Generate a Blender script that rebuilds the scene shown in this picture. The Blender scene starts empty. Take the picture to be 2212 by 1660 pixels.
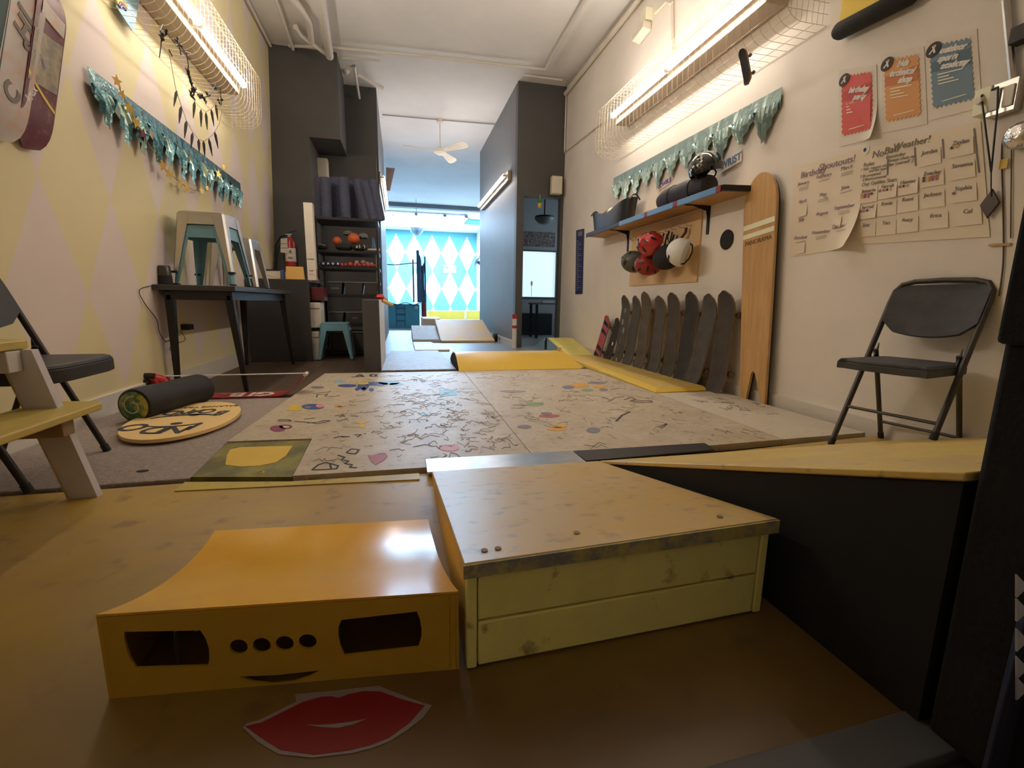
import bpy, bmesh, math, random
import numpy as np
from mathutils import Vector, Matrix
random.seed(7)
SC = bpy.context.scene
COL = SC.collection
PI = math.pi
# ------------------------------------------------------------------ camera
F, IW, IH, CZ = 1000.0, 2212.0, 1660.0, 0.63
_y, _p, _r = math.radians(13.5), math.radians(10.0), math.radians(-0.8)
_f = Vector((math.sin(_y)*math.cos(_p), math.cos(_y)*math.cos(_p), -math.sin(_p)))
_rt = Vector((math.cos(_y), -math.sin(_y), 0)); _dn = _f.cross(_rt)
RX = _rt*math.cos(_r)+_dn*math.sin(_r); RD = -_rt*math.sin(_r)+_dn*math.cos(_r)
CAM = Vector((0, 0, CZ))
cd = bpy.data.cameras.new('camera'); co = bpy.data.objects.new('camera', cd); COL.objects.link(co)
cd.sensor_width = 36; cd.lens = 36*F/IW; cd.clip_start = .02; cd.clip_end = 100
mw = Matrix.Identity(4)
for i in range(3):
    mw[i][0] = RX[i]; mw[i][1] = -RD[i]; mw[i][2] = -_f[i]; mw[i][3] = CAM[i]
co.matrix_world = mw; SC.camera = co
def ray(p):
    return RX*((p[0]-IW/2)/F)+RD*((p[1]-IH/2)/F)+_f
def onp(p, n, d):                      # the point of plane n.P = d seen at photo pixel p
    r = ray(p); n = Vector(n); return CAM+r*((d-n.dot(CAM))/n.dot(r))
def AZ(p, z=0.0): return onp(p, (0, 0, 1), z)
def AX(p, x): return onp(p, (1, 0, 0), x)
def AY(p, y): return onp(p, (0, 1, 0), y)
XR = 2.31                               # right wall
def RW(p, d=0.0): return AX(p, XR-d)
LN = Vector((1, 0, -.04))               # left wall leans a little
def LW(p, d=0.0): return onp(p, LN, -1.56+d)
def lwx(z, d=0.0): return -1.56+.04*z+d
# ------------------------------------------------------------------ materials
def s2l(v):
    v /= 255.0
    return v/12.92 if v <= .04045 else ((v+.055)/1.055)**2.4
def lin(c, k=1.0): return tuple(min(.92, s2l(x)*k) for x in c)
def warm(c, k=1.0): return tuple(min(.9, s2l(x)*k/w) for x, w in zip(c, (1, .88, .76)))
MATS = {}
def mk(name, col, rough=.5, metal=0.0, var=.0, scale=6.0, bump=0.0, bscale=80.0, emit=None, es=0.0, coat=0.0, spec=.5, alpha=1.0, trans=0.0, stretch=None):
    m = bpy.data.materials.new(name); m.use_nodes = True; MATS[name] = m
    nt = m.node_tree; b = nt.nodes['Principled BSDF']
    b.inputs['Base Color'].default_value = (*col, 1); b.inputs['Roughness'].default_value = rough
    b.inputs['Metallic'].default_value = metal; b.inputs['Coat Weight'].default_value = coat
    b.inputs['Specular IOR Level'].default_value = spec
    b.inputs['Alpha'].default_value = alpha; b.inputs['Transmission Weight'].default_value = trans
    if emit:
        b.inputs['Emission Color'].default_value = (*emit, 1); b.inputs['Emission Strength'].default_value = es
    if var or bump:
        tc = nt.nodes.new('ShaderNodeTexCoord'); mp = nt.nodes.new('ShaderNodeMapping')
        nt.links.new(tc.outputs['Object'], mp.inputs[0])
        if stretch: mp.inputs['Scale'].default_value = stretch
    if var:
        n = nt.nodes.new('ShaderNodeTexNoise'); n.inputs['Scale'].default_value = scale; n.inputs['Detail'].default_value = 6
        n.inputs['Roughness'].default_value = .65
        nt.links.new(mp.outputs[0], n.inputs['Vector'])
        r = nt.nodes.new('ShaderNodeValToRGB')
        r.color_ramp.elements[0].position = .3; r.color_ramp.elements[1].position = .7
        r.color_ramp.elements[0].color = (*[c*(1-var) for c in col], 1)
        r.color_ramp.elements[1].color = (*[min(.95, c*(1+var)) for c in col], 1)
        nt.links.new(n.outputs['Fac'], r.inputs[0]); nt.links.new(r.outputs[0], b.inputs['Base Color'])
    if bump:
        n2 = nt.nodes.new('ShaderNodeTexNoise'); n2.inputs['Scale'].default_value = bscale; n2.inputs['Detail'].default_value = 4
        nt.links.new(mp.outputs[0], n2.inputs['Vector'])
        bp = nt.nodes.new('ShaderNodeBump'); bp.inputs['Strength'].default_value = bump; bp.inputs['Distance'].default_value = .01
        nt.links.new(n2.outputs['Fac'], bp.inputs['Height']); nt.links.new(bp.outputs[0], b.inputs['Normal'])
    return m
def two_tone(name, ca, cb, rough, scale, lo, hi, bump=0.0, stretch=(1, 1, 1), third=None, coat=0.0, croug=.3):
    """worn paint: colour a where the noise is low, b where it is high, speckled with a third colour"""
    m = bpy.data.materials.new(name); m.use_nodes = True; MATS[name] = m
    nt = m.node_tree; b = nt.nodes['Principled BSDF']; b.inputs['Roughness'].default_value = rough
    b.inputs['Coat Weight'].default_value = coat; b.inputs['Coat Roughness'].default_value = croug
    tc = nt.nodes.new('ShaderNodeTexCoord'); mp = nt.nodes.new('ShaderNodeMapping'); mp.inputs['Scale'].default_value = stretch
    nt.links.new(tc.outputs['Object'], mp.inputs[0])
    n = nt.nodes.new('ShaderNodeTexNoise'); n.inputs['Scale'].default_value = scale; n.inputs['Detail'].default_value = 8; n.inputs['Roughness'].default_value = .7
    nt.links.new(mp.outputs[0], n.inputs['Vector'])
    r = nt.nodes.new('ShaderNodeValToRGB'); e = r.color_ramp.elements
    e[0].position = lo; e[1].position = hi; e[0].color = (*ca, 1); e[1].color = (*cb, 1)
    nt.links.new(n.outputs['Fac'], r.inputs[0]); out = r.outputs[0]
    if third:
        n3 = nt.nodes.new('ShaderNodeTexNoise'); n3.inputs['Scale'].default_value = third[1]; n3.inputs['Detail'].default_value = 6
        nt.links.new(mp.outputs[0], n3.inputs['Vector'])
        r3 = nt.nodes.new('ShaderNodeValToRGB'); r3.color_ramp.elements[0].position = third[2]; r3.color_ramp.elements[1].position = third[3]
        nt.links.new(n3.outputs['Fac'], r3.inputs[0])
        mx = nt.nodes.new('ShaderNodeMix'); mx.data_type = 'RGBA'; mx.inputs['B'].default_value = (*third[0], 1)
        nt.links.new(out, mx.inputs['A']); nt.links.new(r3.outputs[0], mx.inputs['Factor']); out = mx.outputs['Result']
    nt.links.new(out, b.inputs['Base Color'])
    if bump:
        bp = nt.nodes.new('ShaderNodeBump'); bp.inputs['Strength'].default_value = bump; bp.inputs['Distance'].default_value = .005
        nt.links.new(n.outputs['Fac'], bp.inputs['Height']); nt.links.new(bp.outputs[0], b.inputs['Normal'])
    return m
def diamonds(name, ca, cb, axis, u0, pu, v0, pv, vmax=99, rough=.6):
    m = bpy.data.materials.new(name); m.use_nodes = True; MATS[name] = m
    nt = m.node_tree; b = nt.nodes['Principled BSDF']; b.inputs['Roughness'].default_value = rough
    tc = nt.nodes.new('ShaderNodeTexCoord'); sp = nt.nodes.new('ShaderNodeSeparateXYZ'); nt.links.new(tc.outputs['Object'], sp.inputs[0])
    def math_(op, a, bb):
        n = nt.nodes.new('ShaderNodeMath'); n.operation = op
        for i, v in enumerate((a, bb)):
            if isinstance(v, (int, float)): n.inputs[i].default_value = v
            else: nt.links.new(v, n.inputs[i])
        return n.outputs[0]
    u = math_('DIVIDE', math_('SUBTRACT', sp.outputs[axis], u0-100*pu), pu)
    v = math_('DIVIDE', math_('SUBTRACT', sp.outputs['Z'], v0-100*pv), pv)
    d = math_('ADD', math_('PINGPONG', u, .5), math_('PINGPONG', math_('SUBTRACT', v, .5), .5))
    k = math_('MULTIPLY', math_('LESS_THAN', d, .5), math_('LESS_THAN', sp.outputs['Z'], vmax))
    nz = nt.nodes.new('ShaderNodeTexNoise'); nz.inputs['Scale'].default_value = 2.5; nz.inputs['Detail'].default_value = 5
    nt.links.new(tc.outputs['Object'], nz.inputs['Vector'])
    mx = nt.nodes.new('ShaderNodeMix'); mx.data_type = 'RGBA'; mx.inputs['A'].default_value = (*ca, 1); mx.inputs['B'].default_value = (*cb, 1)
    nt.links.new(k, mx.inputs['Factor'])
    hs = nt.nodes.new('ShaderNodeHueSaturation'); nt.links.new(mx.outputs['Result'], hs.inputs['Color'])
    nt.links.new(math_('ADD', math_('MULTIPLY', nz.outputs['Fac'], .12), .94), hs.inputs['Value'])
    nt.links.new(hs.outputs[0], b.inputs['Base Color'])
    return m
def planks(name, ca, cb, wid, length, rough=.45):
    m = bpy.data.materials.new(name); m.use_nodes = True; MATS[name] = m
    nt = m.node_tree; b = nt.nodes['Principled BSDF']; b.inputs['Roughness'].default_value = rough
    tc = nt.nodes.new('ShaderNodeTexCoord'); mp = nt.nodes.new('ShaderNodeMapping'); mp.inputs['Rotation'].default_value = (0, 0, PI/2)
    nt.links.new(tc.outputs['Object'], mp.inputs[0])
    br = nt.nodes.new('ShaderNodeTexBrick'); br.inputs['Color1'].default_value = (*ca, 1); br.inputs['Color2'].default_value = (*cb, 1)
    br.inputs['Mortar'].default_value = (*[c*.25 for c in ca], 1); br.inputs['Scale'].default_value = 1
    br.inputs['Brick Width'].default_value = length; br.inputs['Row Height'].default_value = wid; br.inputs['Mortar Size'].default_value = .003
    nt.links.new(mp.outputs[0], br.inputs['Vector'])
    n = nt.nodes.new('ShaderNodeTexNoise'); n.inputs['Scale'].default_value = 4; n.inputs['Detail'].default_value = 8
    m2 = nt.nodes.new('ShaderNodeMapping'); m2.inputs['Scale'].default_value = (10, 1, 1); nt.links.new(tc.outputs['Object'], m2.inputs[0]); nt.links.new(m2.outputs[0], n.inputs['Vector'])
    mx = nt.nodes.new('ShaderNodeMix'); mx.data_type = 'RGBA'; mx.blend_type = 'MULTIPLY'; mx.inputs['Factor'].default_value = .5
    nt.links.new(br.outputs['Color'], mx.inputs['A']); nt.links.new(n.outputs['Color'], mx.inputs['B']); nt.links.new(mx.outputs['Result'], b.inputs['Base Color'])
    return m
def checks(name, ca, cb, scale, rough=.6):
    m = bpy.data.materials.new(name); m.use_nodes = True; MATS[name] = m
    nt = m.node_tree; b = nt.nodes['Principled BSDF']; b.inputs['Roughness'].default_value = rough
    tc = nt.nodes.new('ShaderNodeTexCoord'); ch = nt.nodes.new('ShaderNodeTexChecker'); ch.inputs['Scale'].default_value = scale
    ch.inputs['Color1'].default_value = (*ca, 1); ch.inputs['Color2'].default_value = (*cb, 1)
    nt.links.new(tc.outputs['Object'], ch.inputs['Vector']); nt.links.new(ch.outputs['Color'], b.inputs['Base Color'])
    return m
# ------------------------------------------------------------------ mesh builder
WM = {}
class MB:
    def __init__(s, m): s.bm = bmesh.new(); s.mats = [m]
    def mi(s, m):
        if m is None: return 0
        if m not in s.mats: s.mats.append(m)
        return s.mats.index(m)
    def _set(s, faces, m):
        i = s.mi(m)
        for f in faces: f.material_index = i
    def faces(s, vs, fs, m=None):
        bv = [s.bm.verts.new(v) for v in vs]; out = []
        for f in fs:
            try: out.append(s.bm.faces.new([bv[i] for i in f]))
            except ValueError: pass
        s._set(out, m); return s
    def box(s, a, b, m=None):
        x0, y0, z0 = a; x1, y1, z1 = b
        return s.hexa([(x0, y0, z0), (x1, y0, z0), (x1, y1, z0), (x0, y1, z0)], [(x0, y0, z1), (x1, y0, z1), (x1, y1, z1), (x0, y1, z1)], m)
    def hexa(s, lo, hi, m=None):
        n = len(lo)
        fs = [tuple(range(n-1, -1, -1)), tuple(range(n, 2*n))]+[(i, (i+1) % n, n+(i+1) % n, n+i) for i in range(n)]
        return s.faces(list(lo)+list(hi), fs, m)
    def bar(s, p, q, w, h, m=None, up=(0, 0, 1)):
        p = Vector(p); q = Vector(q); d = (q-p).normalized(); u = Vector(up)
        if abs(d.dot(u)) > .98: u = Vector((0, 1, 0))
        sd = d.cross(u).normalized(); u = sd.cross(d)
        o = [sd*w/2+u*h/2, -sd*w/2+u*h/2, -sd*w/2-u*h/2, sd*w/2-u*h/2]
        return s.hexa([p+k for k in o], [q+k for k in o], m)
    def tube(s, pts, r, m=None, seg=8, caps=True):
        pts = [Vector(p) for p in pts]; n = len(pts); rs = r if isinstance(r, (list, tuple)) else [r]*n
        rings = []; prev = None
        for i, p in enumerate(pts):
            d = (pts[min(i+1, n-1)]-pts[max(i-1, 0)]).normalized()
            if prev is None:
                a = Vector((0, 0, 1)) if abs(d.z) < .9 else Vector((1, 0, 0)); u = d.cross(a).normalized()
            else: u = (prev-d*prev.dot(d)).normalized()
            prev = u; v = d.cross(u)
            rings.append([p+(u*math.cos(2*PI*k/seg)+v*math.sin(2*PI*k/seg))*rs[i] for k in range(seg)])
        vs = [v for rg in rings for v in rg]; fs = []
        for i in range(n-1):
            for k in range(seg): fs.append((i*seg+k, i*seg+(k+1) % seg, (i+1)*seg+(k+1) % seg, (i+1)*seg+k))
        if caps: fs += [tuple(range(seg-1, -1, -1)), tuple(range((n-1)*seg, n*seg))]
        return s.faces(vs, fs, m)
    def cyl(s, p, q, r, m=None, seg=20, r2=None): return s.tube([p, q], [r, r if r2 is None else r2], m, seg)
    def lathe(s, prof, mat4=None, m=None, seg=24):
        mat4 = mat4 or Matrix.Identity(4); vs = []; fs = []; n = len(prof)
        for i, (r, z) in enumerate(prof):
            for k in range(seg): vs.append(mat4 @ Vector((r*math.cos(2*PI*k/seg), r*math.sin(2*PI*k/seg), z)))
        for i in range(n-1):
            for k in range(seg): fs.append((i*seg+k, i*seg+(k+1) % seg, (i+1)*seg+(k+1) % seg, (i+1)*seg+k))
        if prof[0][0] > 1e-5: fs.append(tuple(range(seg-1, -1, -1)))
        if prof[-1][0] > 1e-5: fs.append(tuple(range((n-1)*seg, n*seg)))
        return s.faces(vs, fs, m)
    def ball(s, c, r, m=None, seg=16, sc=(1, 1, 1), rot=None, lo=-90):
        M4 = Matrix.Translation(c) @ (rot or Matrix.Identity(4)) @ Matrix.Diagonal((*sc, 1)); k = seg//2
        return s.lathe([(max(1e-6, r*math.cos(a)), r*math.sin(a)) for a in [math.radians(lo+(90-lo)*i/k) for i in range(k+1)]], M4, m, seg)
    def prism(s, pts, thick, m=None, n=None):
        """flat outline of 3D points pushed along its normal"""
        pts = [Vector(p) for p in pts]
        if n is None:
            n = Vector((0, 0, 0))
            for i in range(len(pts)): n += (pts[i]-pts[0]).cross(pts[(i+1) % len(pts)]-pts[0])
            n.normalize()
        n = Vector(n); return s.hexa(pts, [p+n*thick for p in pts], m)
    def sheet(s, fn, nu, nv, thick=0.0, m=None):
        """grid surface fn(u,v)->(point, normal) with a thickness"""
        P = [[fn(i/nu, j/nv) for j in range(nv+1)] for i in range(nu+1)]; vs = []; fs = []; W = nv+1
        for i in range(nu+1):
            for j in range(nv+1): vs.append(Vector(P[i][j][0]))
        N = len(vs)
        for i in range(nu):
            for j in range(nv): fs.append((i*W+j, (i+1)*W+j, (i+1)*W+j+1, i*W+j+1))
        if thick:
            for i in range(nu+1):
                for j in range(nv+1): vs.append(Vector(P[i][j][0])-Vector(P[i][j][1])*thick)
            for i in range(nu):
                for j in range(nv): fs.append((N+i*W+j, N+i*W+j+1, N+(i+1)*W+j+1, N+(i+1)*W+j))
            for i in range(nu):
                fs.append((i*W, N+i*W, N+(i+1)*W, (i+1)*W)); fs.append((i*W+nv, (i+1)*W+nv, N+(i+1)*W+nv, N+i*W+nv))
            for j in range(nv):
                fs.append((j, j+1, N+j+1, N+j)); fs.append((nu*W+j, N+nu*W+j, N+nu*W+j+1, nu*W+j+1))
        return s.faces(vs, fs, m)
    def mesh(s, me, mat4, m=None):
        i = s.mi(m); n0 = len(s.bm.faces); v0 = len(s.bm.verts)
        s.bm.from_mesh(me); s.bm.verts.ensure_lookup_table(); s.bm.faces.ensure_lookup_table()
        bmesh.ops.transform(s.bm, matrix=mat4, verts=s.bm.verts[v0:])
        for f in s.bm.faces[n0:]: f.material_index = i
        return s
    def text(s, body, o, u, v, size, m=None, shear=0.0, fat=0.0, align='CENTER', depth=.0006, sx=1.0):
        return s.mesh(text_mesh(body, size, shear, fat, align, depth), frame(o, u, v) @ Matrix.Diagonal((sx, 1, 1, 1)), m)
    def plate(s, outline, holes, o, u, v, thick, m=None):
        cu = bpy.data.curves.new('c', 'CURVE'); cu.dimensions = '2D'; cu.fill_mode = 'BOTH'; cu.extrude = thick/2
        for ln in [outline]+list(holes):
            sp = cu.splines.new('POLY'); sp.points.add(len(ln)-1); sp.use_cyclic_u = True
            for k, q in enumerate(ln): sp.points[k].co = (q[0], q[1], 0, 1)
        return s.mesh(_eval(cu), frame(o, u, v), m)
    def build(s, name, parent=None, bevel=0.0, smooth=True, shift=True, seg=2):
        bm = s.bm; bmesh.ops.recalc_face_normals(bm, faces=bm.faces)
        off = Vector((0, 0, 0))
        if parent is not None: bm.transform(WM[parent.name].inverted())
        elif shift:
            c = [v.co for v in bm.verts]
            off = Vector(((min(k.x for k in c)+max(k.x for k in c))/2, (min(k.y for k in c)+max(k.y for k in c))/2, min(k.z for k in c)))
            bm.transform(Matrix.Translation(-off))
        me = bpy.data.meshes.new(name); bm.to_mesh(me); bm.free()
        for m in s.mats: me.materials.append(MATS[m])
        if smooth:
            me.polygons.foreach_set('use_smooth', [True]*len(me.polygons)); me.set_sharp_from_angle(angle=math.radians(38))
        ob = bpy.data.objects.new(name, me); COL.objects.link(ob); ob.location = off
        if parent is not None: ob.parent = parent; WM[ob.name] = WM[parent.name]
        else: WM[ob.name] = Matrix.Translation(off)
        if bevel:
            b = ob.modifiers.new('bevel', 'BEVEL'); b.width = bevel; b.segments = seg; b.limit_method = 'ANGLE'; b.angle_limit = math.radians(40)
        return ob
def _eval(cu):
    o = bpy.data.objects.new('tmp', cu); COL.objects.link(o); dg = bpy.context.evaluated_depsgraph_get(); dg.update()
    me = bpy.data.meshes.new_from_object(o.evaluated_get(dg)); bpy.data.objects.remove(o); bpy.data.curves.remove(cu); return me
def text_mesh(body, size, shear=0.0, fat=0.0, align='CENTER', depth=.0006):
    cu = bpy.data.curves.new('t', 'FONT'); cu.body = body; cu.size = size; cu.shear = shear; cu.offset = fat; cu.extrude = depth
    cu.align_x = align; cu.align_y = 'CENTER'; cu.resolution_u = 3; return _eval(cu)
def frame(o, u, v):
    u = Vector(u).normalized(); v = Vector(v); v = (v-u*v.dot(u)).normalized(); n = u.cross(v); M4 = Matrix.Identity(4)
    for i in range(3): M4[i][0] = u[i]; M4[i][1] = v[i]; M4[i][2] = n[i]; M4[i][3] = o[i]
    return M4
def thing(name, label, cat, loc=(0, 0, 0), group=None, mat4=None):
    o = bpy.data.objects.new(name, None); COL.objects.link(o); o.empty_display_size = .05
    o.matrix_world = mat4 or Matrix.Translation(loc); WM[o.name] = (mat4 or Matrix.Translation(loc)).copy()
    return tag(o, label, cat, group)
def tag(o, label, cat, group=None, kind=None):
    o['label'] = label; o['category'] = cat
    if group: o['group'] = group
    if kind: o['kind'] = kind
    return o
def place(o, mat4): o.matrix_world = mat4; return o
def struct(name, mb, bevel=0.0, parent=None, smooth=False):
    o = mb.build(name, parent, bevel, smooth, shift=False)
    if parent is None: o['kind'] = 'structure'
    return o
def dup(root, mat4, label=None, group=None):
    r = root.copy(); COL.objects.link(r); r.matrix_world = mat4
    if label: r['label'] = label
    if group: r['group'] = group
    def kids(a, b):
        for ch in [k for k in COL.objects if k.parent == a]:
            c = ch.copy(); COL.objects.link(c); c.parent = b; kids(ch, c)
    kids(root, r); return r
def rounded(w, h, r, n=6, cx=0.0, cy=0.0):
    out = []
    for sx, sy, a0 in ((1, 1, 0), (-1, 1, 90), (-1, -1, 180), (1, -1, 270)):
        for i in range(n+1):
            a = math.radians(a0+90*i/n); out.append((cx+sx*(w/2-r)+r*math.cos(a), cy+sy*(h/2-r)+r*math.sin(a)))
    return out
def ell(cx, cy, rx, ry, n=24, rot=0.0):
    c, s_ = math.cos(rot), math.sin(rot)
    return [(cx+rx*math.cos(2*PI*i/n)*c-ry*math.sin(2*PI*i/n)*s_, cy+rx*math.cos(2*PI*i/n)*s_+ry*math.sin(2*PI*i/n)*c) for i in range(n)]
def star(r, n=5, r2=.45, rot=PI/2): return [((r if i % 2 == 0 else r*r2)*math.cos(rot+PI*i/n), (r if i % 2 == 0 else r*r2)*math.sin(rot+PI*i/n)) for i in range(2*n)]
def lerp(a, b, t): return Vector(a)*(1-t)+Vector(b)*t
EOF_MARK = 1
# ------------------------------------------------------------------ palette
K = 1.5
mk('wall_paint', (.84, .79, .73), .65, var=.05, scale=2, bump=.05, bscale=120)
diamonds('wall_diamonds', (.80, .71, .44), (.80, .70, .66), 'Y', 2.552, .525, 1.153, 1.03)
diamonds('far_diamonds', (.10, .34, .40), (.52, .54, .53), 'X', -.106, .745, 1.92, 1.5, 3.42)
mk('ceiling_paint', (.76, .75, .74), .8, var=.05, scale=1.5)
mk('dark_gray_paint', (.085, .085, .086), .55, var=.10, scale=3, bump=.03)
mk('mid_gray_paint', (.17, .175, .18), .5, var=.06, scale=3)
mk('dark_floor', (.06, .045, .035), .5, var=.2)
planks('plank_floor', (.16, .105, .07), (.12, .08, .055), .13, 1.2)
mk('blue_gray_floor', (.20, .215, .23), .42, var=.15, scale=5)
mk('trim_white', (.74, .70, .64), .5, var=.05)
mk('white', (.78, .76, .72), .5); mk('offwhite', (.72, .66, .56), .5, var=.06); mk('paper', (.80, .74, .66), .7, var=.03, scale=3)
mk('black', (.010, .010, .011), .5); mk('soft_black', (.020, .019, .019), .85, var=.2, scale=20, bump=.2, bscale=150)
mk('black_fabric', (.0035, .0035, .0035), .95, var=.3, scale=12, bump=.25, bscale=90)
mk('rubber', (.018, .018, .018), .7); mk('dark_metal', (.035, .034, .036), .4, .5); mk('chrome', (.7, .7, .7), .25, 1)
mk('strip_gray', (.11, .11, .115), .6, .3); mk('steel', (.55, .53, .51), .32, .9, var=.08, scale=10); mk('steel_bright', (.62, .66, .70), .28, .9, var=.1, scale=14)
mk('stool_blue', (.17, .36, .45), .38, var=.10, scale=7); mk('red', (.55, .03, .025), .4); mk('maroon', (.12, .018, .022), .5, var=.3)
mk('tube_on', (1, 1, 1), emit=(1, .87, .72), es=36); mk('tube_far', (1, 1, 1), emit=(1, .88, .80), es=17)
mk('sky_panel', (1, 1, 1), emit=(.45, .69, 1.0), es=24); mk('window_glow', (1, 1, 1), emit=(.66, .90, 1.0), es=.36)
mk('wood', warm((190, 150, 95), 1.3), .45, var=.15, scale=5, stretch=(1, 6, 1)); mk('ply_edge', warm((175, 140, 90), 1.2), .7, var=.2, scale=30)
two_tone('ply_sheet', (.46, .37, .25), (.60, .52, .40), .46, 7, .32, .68, .06, third=((.30, .25, .20), 30, .56, .74))
two_tone('ply_sheet_pale', (.60, .53, .40), (.66, .60, .50), .45, 4, .35, .65, .05, third=((.25, .22, .18), 30, .64, .74))
two_tone('osb_gray', (.24, .235, .24), (.46, .45, .46), .5, 20, .40, .60, .2, (1, 2.6, 1))
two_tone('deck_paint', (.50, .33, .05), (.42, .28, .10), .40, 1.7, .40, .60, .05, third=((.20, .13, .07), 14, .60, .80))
def near_shade(mat, col, y_lo, y_hi):  # mixes noisy foreground shade into a paint's colour, darker towards the camera
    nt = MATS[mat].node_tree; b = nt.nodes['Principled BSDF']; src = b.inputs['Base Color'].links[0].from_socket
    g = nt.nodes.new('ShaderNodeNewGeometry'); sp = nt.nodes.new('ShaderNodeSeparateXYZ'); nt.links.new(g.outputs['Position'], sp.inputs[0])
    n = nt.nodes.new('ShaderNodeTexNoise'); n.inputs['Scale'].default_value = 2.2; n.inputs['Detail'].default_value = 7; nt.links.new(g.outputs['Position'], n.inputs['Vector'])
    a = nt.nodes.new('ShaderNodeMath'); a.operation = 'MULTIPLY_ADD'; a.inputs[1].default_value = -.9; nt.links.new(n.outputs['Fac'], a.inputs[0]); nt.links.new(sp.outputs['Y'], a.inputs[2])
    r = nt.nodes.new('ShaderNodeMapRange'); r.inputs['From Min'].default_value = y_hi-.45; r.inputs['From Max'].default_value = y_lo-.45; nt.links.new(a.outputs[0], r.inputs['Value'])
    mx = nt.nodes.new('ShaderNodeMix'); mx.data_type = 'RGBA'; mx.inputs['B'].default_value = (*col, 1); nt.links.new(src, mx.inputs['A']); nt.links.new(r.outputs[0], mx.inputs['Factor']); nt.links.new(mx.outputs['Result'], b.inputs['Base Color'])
near_shade('deck_paint', (.13, .072, .018), .55, 1.45)
two_tone('deck_paint_yellow', (.58, .46, .06), (.46, .33, .10), .45, 5, .35, .7, .05, third=((.25, .17, .08), 20, .6, .8))
two_tone('yellow_paint', (.76, .50, .05), (.70, .46, .06), .36, 3, .3, .7)
two_tone('yellow_worn', (.72, .52, .10), (.62, .44, .18), .42, 4, .40, .62, .04, third=((.26, .20, .12), 26, .62, .75))
two_tone('yellow_pale', (.88, .80, .24), (.78, .70, .24), .55, 5, .4, .65, .06, third=((.22, .17, .07), 18, .62, .74))
two_tone('wedge_top', (.58, .43, .22), (.60, .38, .10), .36, 3.2, .36, .62, .05, third=((.32, .24, .14), 24, .56, .76))
two_tone('edge_worn', (.22, .22, .20), (.50, .42, .12), .6, 26, .42, .58, .2)
two_tone('kicker_skin', (.95, .54, .06), (.88, .46, .045), .20, 1.6, .35, .65, 0, coat=.6, croug=.16)
mk('kicker_face', (.52, .32, .03), .45, var=.12, scale=4)
two_tone('olive_paint', (.12, .11, .028), (.34, .30, .05), .5, 5, .45, .68, .05)
mk('bright_yellow', (.74, .50, .06), .45, var=.05)
mk('bank_black', (.004, .0035, .003), .8, var=.3, scale=6)
mk('carpet', (.36, .30, .27), .95, var=.22, scale=60, bump=.5, bscale=220)
mk('carpet_black', (.02, .018, .016), .95)
mk('ink', (.05, .045, .05), .7); mk('ink_faint', (.36, .31, .30), .7); mk('ink_soft', (.24, .20, .18), .7); mk('ink_pale', (.42, .36, .30), .7); mk('ink_violet', (.30, .22, .32), .7); mk('ink_gray', (.22, .19, .18), .7)
for n_, c_ in dict(d_red=(.42, .10, .11), d_blue=(.05, .09, .30), d_lblue=(.25, .45, .60), d_yellow=(.65, .45, .04), d_orange=(.70, .36, .06), d_green=(.22, .34, .15), d_slate=(.20, .20, .24), d_purple=(.25, .05, .12), d_pink=(.62, .26, .24), d_brown=(.18, .10, .04)).items(): mk(n_, c_, .5)
mk('lip_red', (.24, .006, .012), .5); mk('lip_white', (.30, .25, .27), .6)
# ------------------------------------------------------------------ the building
H = 3.56; YP = 6.62; FW = 20.7
b = MB('plank_floor'); b.box((-2.2, -1.6, -.12), (6.5, 5.9, -.02)); b.box((-2.2, 5.9, -.12), (6.5, FW+.1, -.02), 'blue_gray_floor'); struct('floor', b)
b = MB('ceiling_paint'); b.box((-2.2, -1.6, H), (6.5, FW+.1, H+.1)); struct('ceiling', b)
b = MB('wall_diamonds'); b.hexa([(lwx(-.05), -1.6, -.05), (lwx(-.05), 7.5, -.05), (lwx(-.05)-.15, 7.5, -.05), (lwx(-.05)-.15, -1.6, -.05)], [(lwx(H), -1.6, H), (lwx(H), 7.5, H), (lwx(H)-.15, 7.5, H), (lwx(H)-.15, -1.6, H)]); struct('wall_left', b)
b = MB('wall_paint'); b.box((XR, -1.6, -.05), (XR+.12, YP, H)); struct('wall_right', b)
b = MB('wall_paint'); b.box((-2.2, -1.22, -.05), (XR+.12, -1.1, H)); struct('wall_rear', b)
b = MB('dark_gray_paint'); b.box((-1.7, 6.5, -.05), (-1.03, 7.45, H)); struct('wall_column', b)
b = MB('dark_gray_paint'); b.box((-1.03, 6.5, 2.585), (-.665, 7.2, H)); struct('wall_bulkhead', b)
b = MB('dark_gray_paint'); b.box((-1.03, 7.22, -.05), (-.275, 7.4, 2.62)); struct('wall_recess', b)
b = MB('dark_gray_paint'); b.box((-1.03, 7.36, -.05), (-.25, 10.15, H)); b.faces([(-.249, 7.362, 0), (-.249, 10.15, 0), (-.249, 10.15, H), (-.249, 7.362, H)], [(0, 1, 2, 3)], 'mid_gray_paint'); struct('wall_passage_left', b)
b = MB('dark_gray_paint')       # pillar front with the doorway
DX0, DX1, DZ = 1.725, 2.27, 2.10
b.box((1.62, YP, -.05), (DX0, YP+.12, H)); b.box((DX0, YP, DZ), (XR+.12, YP+.12, H)); b.box((DX1, YP, -.05), (XR+.12, YP+.12, DZ)); struct('wall_doorway', b)
b = MB('mid_gray_paint'); b.box((1.62, YP+.12, -.05), (1.72, 9.75, H)); struct('wall_passage_right', b)
b = MB('far_diamonds'); b.box((-3, FW, -.05), (6.5, FW+.1, H)); struct('wall_far', b)
b = MB('white'); b.box((3.30, 9.9, -.05), (3.42, FW, H)); struct('wall_far_right', b)
b = MB('white'); b.box((-3.0, 10.0, -.05), (-2.9, FW, H)); struct('wall_far_left', b)
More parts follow.
